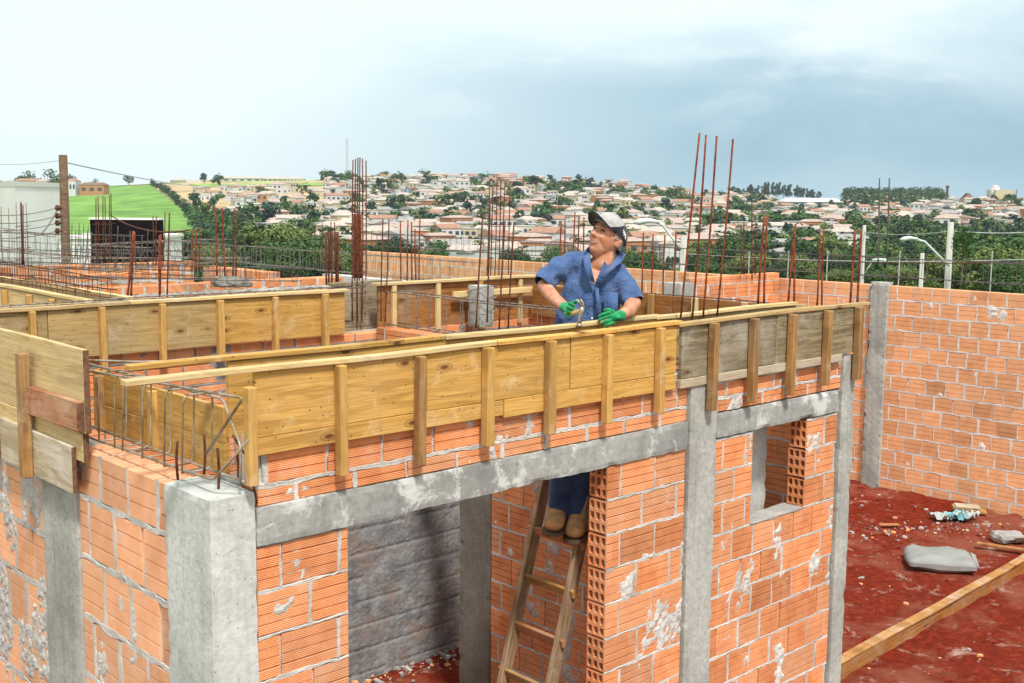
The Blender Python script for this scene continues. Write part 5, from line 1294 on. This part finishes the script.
# factory on the right skyline
fa, w, h = flatbuild('factory', 'cream factory block with a white dome and grey side tower on the right skyline', 990, 1007, 190, 1180, 22, WM[7])
mb = MB(); mb.tube([(-w * .35, 8, h * .3), (-w * .35, 8, h + 2.5)], 4.5, 14); mb.tube([(-w * .35, 8, h + 2.5), (-w * .35, 8, h + 4), (-w * .35, 8, h + 5)], [4.5, 3.3, .5], 14); mb.build('dome_silo', WM[6], fa, True)
mb = MB(); mb.box(w / 2 + .3, w / 2 + 4, 2, 8, 0, h - 3); mb.box(w / 2 + 5, w / 2 + 6, 2, 4, 0, h + 1); mb.build('side_tower', WM[4], fa)
mb = MB(); mb.add([(-w * .5 - 10, 0, 0), (-w * .2, 0, 0), (-w * .5 - 10, 0, h * .45), (-w * .4, 0, h * .6), (-w * .5 - 10, 16, 0), (-w * .2, 16, 0), (-w * .5 - 10, 16, h * .45), (-w * .4, 16, h * .6)], [(0, 1, 3, 2), (4, 6, 7, 5), (2, 3, 7, 6), (0, 2, 6, 4), (1, 5, 7, 3)]); mb.build('lean_to', RM[2], fa)
flatbuild('pavilion', 'dark pyramid roofed building left of the cream factory', 958, 972, 193, 1190, 14, RM[2], RM[4], 9)
flatbuild('hall', 'pale hall with grey roof left of the pyramid roof', 928, 950, 197, 1190, 20, WM[1], RM[5], 5)
flatbuild('white_block', 'small white tower block in the dark ridge wood', 895, 901, 199, 1140, 8, WM[6])
ch = thing('chimney', 'dark thin factory chimney on the right skyline', 'chimney', (*cxy(942, 1190), float(terr(*cxy(942, 1190))))); mb = MB(); mb.tube([(0, 0, 0), (0, 0, 17)], [1.5, 1.2], 10); mb.build('stack', RUSTD, ch); mb = MB(); mb.tube([(0, 0, 15.5), (0, 0, 17.4)], 1.9, 10); mb.build('rim', RUSTD, ch)
for i in range(5):
    q = cxy([985, 940, 968, 1000, 1020][i], 1100 - i * 8); place_tree(FARP[i % 3], (q[0], q[1], float(terr(*q))), (1.5, .7), i, 'low dark', 'dark trees below the factory')
# lattice mast
ms = thing('radio_mast', 'pale grey lattice radio mast on the skyline beside the tall bar cluster', 'mast', (*cxy(347.5, 1290), float(terr(*cxy(347.5, 1290)))))
MAST = simple('mast_grey', (.42, .43, .45), .7, .1, 1); 
for k in range(3):
    a = k * 2 * PI / 3; mb = MB(); mb.tube([(1.5 * math.cos(a), 1.5 * math.sin(a), 0), (.9 * math.cos(a), .9 * math.sin(a), 46)], .22, 5); mb.build('leg', MAST, ms)
mb = MB()
for j in range(15):
    for k in range(3):
        a = k * 2 * PI / 3; b = a + 2 * PI / 3; r1 = 1.5 - .04 * j; r2 = 1.5 - .04 * (j + 1); mb.tube([(r1 * math.cos(a), r1 * math.sin(a), j * 3), (r2 * math.cos(b), r2 * math.sin(b), j * 3 + 3)], .13, 4)
mb.build('lattice', MAST, ms)
# ------------------------------------------------------------------ LEFT BUILDINGS, BLACK BOX, POLES
wb = thing('white_building', 'large plain white rendered building at the left edge behind the rebar', 'building', (*cxy(18, 60), -8))
WB1 = simple('white_render', (.82, .80, .76), .9, .05, .3); zt = 4 + (195 - 185.5) / 1130 * 60 + 8
p_ = [cxy(18, 60), cxy(63.5, 66), cxy(-40, 74), cxy(10, 82)]; o_ = p_[0]; q_ = [p - o_ for p in (p_[0], p_[1], p_[1] + (p_[2] - p_[0]), p_[2])]
mesh_obj('wall', [(a[0], a[1], z) for z in (0, zt) for a in q_], [(0, 1, 5, 4), (1, 2, 6, 5), (2, 3, 7, 6), (3, 0, 4, 7)], WB1, wb)
c_ = sum(q_) / 4; mesh_obj('parapet', [((a * 1.0 + (a - c_) * .01)[0], (a + (a - c_) * .01)[1], z) for z in (zt - .02, zt + .25) for a in q_], [(0, 1, 5, 4), (1, 2, 6, 5), (2, 3, 7, 6), (3, 0, 4, 7), (4, 5, 6, 7), (3, 2, 1, 0)], simple('parapet_cream', (.66, .64, .58), .9, .05), wb)
lb_, w, h = flatbuild('low_building', 'low white building with a row of small vents joining the black box', 60, 152, 238.5, 56, 5, WB1, zb=-8)
mb = MB(); mb.box(-w / 2 - .1, w / 2 + .1, -.12, 5.1, h, h + .14); mb.build('roof_slab', WB1, lb_)
for k in range(6):
    mb = MB(); mb.box(-w / 2 + .45 + k * .28, -w / 2 + .58 + k * .28, -.03, .02, h - .9, h - .35); mb.build('vent', simple('vent_grey', (.4, .42, .42), .8), lb_)
BLK = simple('black_panel', (.008, .006, .008), .9, .3, .6, .1)
bb, w, h = flatbuild('black_box', 'black panelled box structure with a pale top edge behind the rebar at the left', 91, 159, 219.5, 48, .7, BLK, zb=-5, cat='structure')
mb = MB(); mb.box(-w / 2 - .03, w / 2 + .03, -.04, .74, h + .002, h + .07); mb.build('top_edge', WB1, bb)
wpz = at_d(64, 262, 28); pl = thing('wooden_pole', 'thick brown wooden utility pole at the left with a rack of insulators', 'pole', (wpz[0], wpz[1], -2.5))
PW = wood('pole_wood', (.20, .125, .07), (.08, .045, .025), (.17, .12, .08), knot=False)
tp = at_d(63, 155, 28); mb = MB(); mb.tube([(0, 0, 0), (tp[0] - wpz[0], 0, tp[2] + 2.5)], [.145, .10], 12); mb.build('shaft', PW, pl, True)
for k, y in enumerate((208, 216, 223, 231)):
    q = at_d(57.5, y, 27.9) - np.array(pl.location); mb = MB(); mb.tube([q - np.array([0, 0, .07]), q, q + np.array([0, 0, .07])], [.045, .07, .045], 8); mb.tube([q, q + np.array([.15, 0, 0])], .012, 5); mb.build('insulator', RUSTD, pl)
def wire(label, pts, r=.012, m=None, name='power_line'):
    o0 = np.array(pts[0]); t = thing(name, label, 'cable', o0); 
    a, b = np.array(pts[0]), np.array(pts[1]); sag = pts[2]; mb = MB()
    mb.tube([tuple((a + (b - a) * i / 20 - np.array([0, 0, sag * 4 * i / 20 * (1 - i / 20)])) - o0) for i in range(21)], r, 5); mb.build('wire', m or MAST, t, True)
wire('thin cable from the wooden pole to the left edge, highest one', (at_d(62, 160, 28), at_d(-40, 161, 30), .1), .008)
wire('thin cable running right from the top of the wooden pole', (at_d(64, 162, 28), at_d(240, 182, 140), .6), .02)
for k, y in enumerate((208, 216, 223, 231)): wire(['topmost rack cable going left', 'second rack cable going left', 'third rack cable going left', 'lowest rack cable going left'][k], (at_d(57, y, 27.9), at_d(-30, y + 4, 24), .12), .008, RUSTD)
wire('diagonal cable dropping from the rack beside the wooden pole', (at_d(57, 210, 27.9), at_d(40, 235, 26), .05), .02, STEEL)
wire('black cable drooping above the black box to the back wall', (at_d(110, 215, 16), at_d(190, 230, 12), .1), .009, RUSTD)
CP = concrete('pole_concrete', (.50, .48, .43), (.46, .44, .40), .1)
def lamp_pole(label, x, ytop, D_, r, arm=None, zb=-4, head=True):
    a = at_d(x, ytop, D_); t = thing('street_lamp' if arm else 'concrete_pole', label, 'street lamp' if arm else 'pole', (a[0], a[1], zb)); h = a[2] - zb
    mb = MB(); mb.tube([(0, 0, 0), (0, 0, h)], [r * 1.35, r * .9], 10); mb.build('pole', CP, t, True)
    if arm:
        (x0, y0), (x1, y1) = arm; l = np.array(t.location); p = at_d(x0, y0, D_ - .2) - l; q = at_d(x1, y1, D_ - .4) - l
        LMP = simple('lamp_metal', (.62, .66, .66), .5, .1, 2, .5, bs=0)
        mid = p + (q - p) * .72 + np.array([0, 0, abs(q[2] - p[2]) * .18]); mb = MB(); mb.tube([p, p + (mid - p) * .5, mid, q], r * .34, 7); ar = mb.build('arm', LMP, t, True)
        s = 1 if q[0] > p[0] else -1; mb = MB(); mb.tube([q - np.array([.1 * s, 0, 0]), q + np.array([.15 * s, 0, .03]), q + np.array([.32 * s, 0, 0.0]), q + np.array([.44 * s, 0, -.02])], [.03, .055, .07, .03], 8); mb.build('lamp_head', LMP, t, True)
lamp_pole('thick concrete street lamp with a long curved arm above the boundary wall at the right', 951, 222, 34, .095, ((949, 266), (915, 239)))
lamp_pole('pale street lamp pole with short arm left of the grey wall column', 864.5, 225, 40, .065, ((865, 273), (875, 260)))
lamp_pole('short slim concrete pole between the two right hand lamps', 922.5, 253, 36, .07, None)
lamp_pole('white street lamp behind the four leaning bars with its arm rising left', 684, 236, 24, .075, ((681, 250), (655, 222)))
wire('pale cable crossing from the lamp pole to the right edge', (at_d(952, 231, 34), at_d(1060, 229, 40), .1), .015, MAST)
wire('low dark cable behind the boundary wall at the right', (at_d(700, 255, 30), at_d(1060, 262, 26), .1), .012, RUSTD)
wire('pale low cable behind the boundary wall at the right', (at_d(640, 250, 34), at_d(1060, 258, 30), .2), .012, MAST)
wire('pale cable from the left lamp across to the right lamp pole', (at_d(864, 232, 40), at_d(951, 231, 34), .1), .012, MAST)
for i, x in enumerate((748, 787, 826, 898, 990)):
    t = thing('fence_post', ['thin fence post behind the leftmost red pair', 'thin fence post behind the crossed red pair', 'thin fence post behind the thin red pair', 'thin fence post left of the slim concrete pole', 'thin fence post near the right edge'][i], 'post', at_d(x, 290, 26)); mb = MB(); mb.tube([(0, 0, -.3), (0, 0, .85)], .014, 7); mb.build('post', CP, t); mb = MB(); mb.tube([(0, 0, .85), (0, 0, .9)], .019, 7); mb.build('cap', CP, t)
FR, FT = tree_proto(171, 2.4, 1.6, 26, 1600, .06, LEAF[1])
q = at_d(962, 268, 33); t = thing('slim_tree', 'slim green and brown shrub climbing beside the thick lamp pole', 'tree', q); t.scale = (.38, .38, .50)
for nm, me in (('crown', FR), ('trunk', FT)):
    o = bpy.data.objects.new(nm, me); C.objects.link(o); o.parent = t
# ------------------------------------------------------------------ WORLD, SUN, CAMERA
wd = bpy.data.worlds.new('World'); bpy.context.scene.world = wd; wd.use_nodes = True; nt = wd.node_tree; nt.nodes.clear()
out = nt.nodes.new('ShaderNodeOutputWorld'); bg = nt.nodes.new('ShaderNodeBackground'); L(nt, bg.outputs[0], out.inputs[0])
SUN_EL, SUN_AZ = math.radians(56), math.radians(163)     # azimuth clockwise from +Y
sky = N(nt, 'ShaderNodeTexSky', sky_type='NISHITA'); sky.sun_disc = False; sky.sun_elevation = SUN_EL; sky.sun_rotation = SUN_AZ
tc = N(nt, 'ShaderNodeTexCoord'); g = tc.outputs['Generated']
sp = N(nt, 'ShaderNodeSeparateXYZ'); L(nt, g, sp.inputs[0])
sc_ = N(nt, 'ShaderNodeVectorMath', operation='SCALE'); sc_.inputs['Scale'].default_value = .10; L(nt, sky.outputs[0], sc_.inputs[0])
def maprange(v, a, b, c=0., d=1.):
    m = N(nt, 'ShaderNodeMapRange', interpolation_type='SMOOTHSTEP'); m.inputs[1].default_value = a; m.inputs[2].default_value = b; m.inputs[3].default_value = c; m.inputs[4].default_value = d; L(nt, v, m.inputs[0]); return m.outputs[0]
def mth(op, a, b):
    m = N(nt, 'ShaderNodeMath', operation=op)
    for i, v in enumerate((a, b)):
        if hasattr(v, 'links'): L(nt, v, m.inputs[i])
        else: m.inputs[i].default_value = v
    return m.outputs[0]
mp = N(nt, 'ShaderNodeMapping'); mp.inputs['Scale'].default_value = (1, 1, 3.2); L(nt, g, mp.inputs[0])
c1 = noise(nt, mp.outputs[0], 2.6, 7, .55, .3); c2 = noise(nt, mp.outputs[0], 7., 7, .6, .4)
zz = mth('ADD', sp.outputs['Z'], mth('MULTIPLY', mth('SUBTRACT', c1, .5), .22))
col = mix(nt, maprange(zz, .0, .22), (.76, .88, .91), (.82, .93, .94))
right = maprange(sp.outputs['X'], -.30, .22)
bank = mth('MULTIPLY', right, maprange(zz, .17, .06))
col = mix(nt, mth('MULTIPLY', bank, .95), col, (.24, .42, .54))
low = mth('MULTIPLY', maprange(sp.outputs['Z'], .05, .0), right); col = mix(nt, mth('MULTIPLY', low, .55), col, (.45, .63, .73))
puff = mth('MULTIPLY', maprange(c2, .50, .68), maprange(sp.outputs['Z'], .03, .14)); col = mix(nt, mth('MULTIPLY', puff, .45), col, (.90, .95, .95))
grey = mth('MULTIPLY', maprange(c1, .58, .40), .20); col = mix(nt, grey, col, (.66, .82, .87))
fin = mix(nt, .93, sc_.outputs[0], col); L(nt, fin, bg.inputs[0]); bg.inputs[1].default_value = .92
sl = bpy.data.lights.new('sun', 'SUN'); sl.energy = 3.3; sl.angle = math.radians(7); sl.color = (1, .94, .86); so = bpy.data.objects.new('sun', sl); C.objects.link(so)
sd_ = Vector((math.sin(SUN_AZ) * math.cos(SUN_EL), math.cos(SUN_AZ) * math.cos(SUN_EL), math.sin(SUN_EL))); so.rotation_euler = sd_.to_track_quat('Z', 'Y').to_euler()
hz = MB(); hz.box(-1700, 1700, -200, 1900, -16, 95)
hm2 = bpy.data.materials.new('air'); hm2.use_nodes = True; ht = hm2.node_tree; ht.nodes.clear(); ho = ht.nodes.new('ShaderNodeOutputMaterial'); pv = ht.nodes.new('ShaderNodeVolumePrincipled')
pv.inputs['Color'].default_value = (.86, .93, 1, 1); pv.inputs['Density'].default_value = .00010; pv.inputs['Anisotropy'].default_value = .2; L(ht, pv.outputs[0], ho.inputs['Volume'])
hzo = hz.build('haze', hm2); tag(hzo, 'pale air haze over the valley and the far hillside', 'haze', None, 'stuff')
cd = bpy.data.cameras.new('camera'); co_ = bpy.data.objects.new('camera', cd); C.objects.link(co_); cd.sensor_width = 36; cd.lens = F / 1024. * 36; cd.clip_end = 9000; cd.clip_start = .05
M_ = Matrix(((CR[0], CU[0], -cz[0], CAM[0]), (CR[1], CU[1], -cz[1], CAM[1]), (CR[2], CU[2], -cz[2], CAM[2]), (0, 0, 0, 1))); co_.matrix_world = M_
S = bpy.context.scene; S.camera = co_; S.view_settings.view_transform = 'Standard'; S.view_settings.look = 'None'; S.view_settings.exposure = .42; S.view_settings.gamma = 1.; S.view_settings.use_curve_mapping = False
S.cycles.max_bounces = 6; S.cycles.diffuse_bounces = 3; S.cycles.use_denoising = True
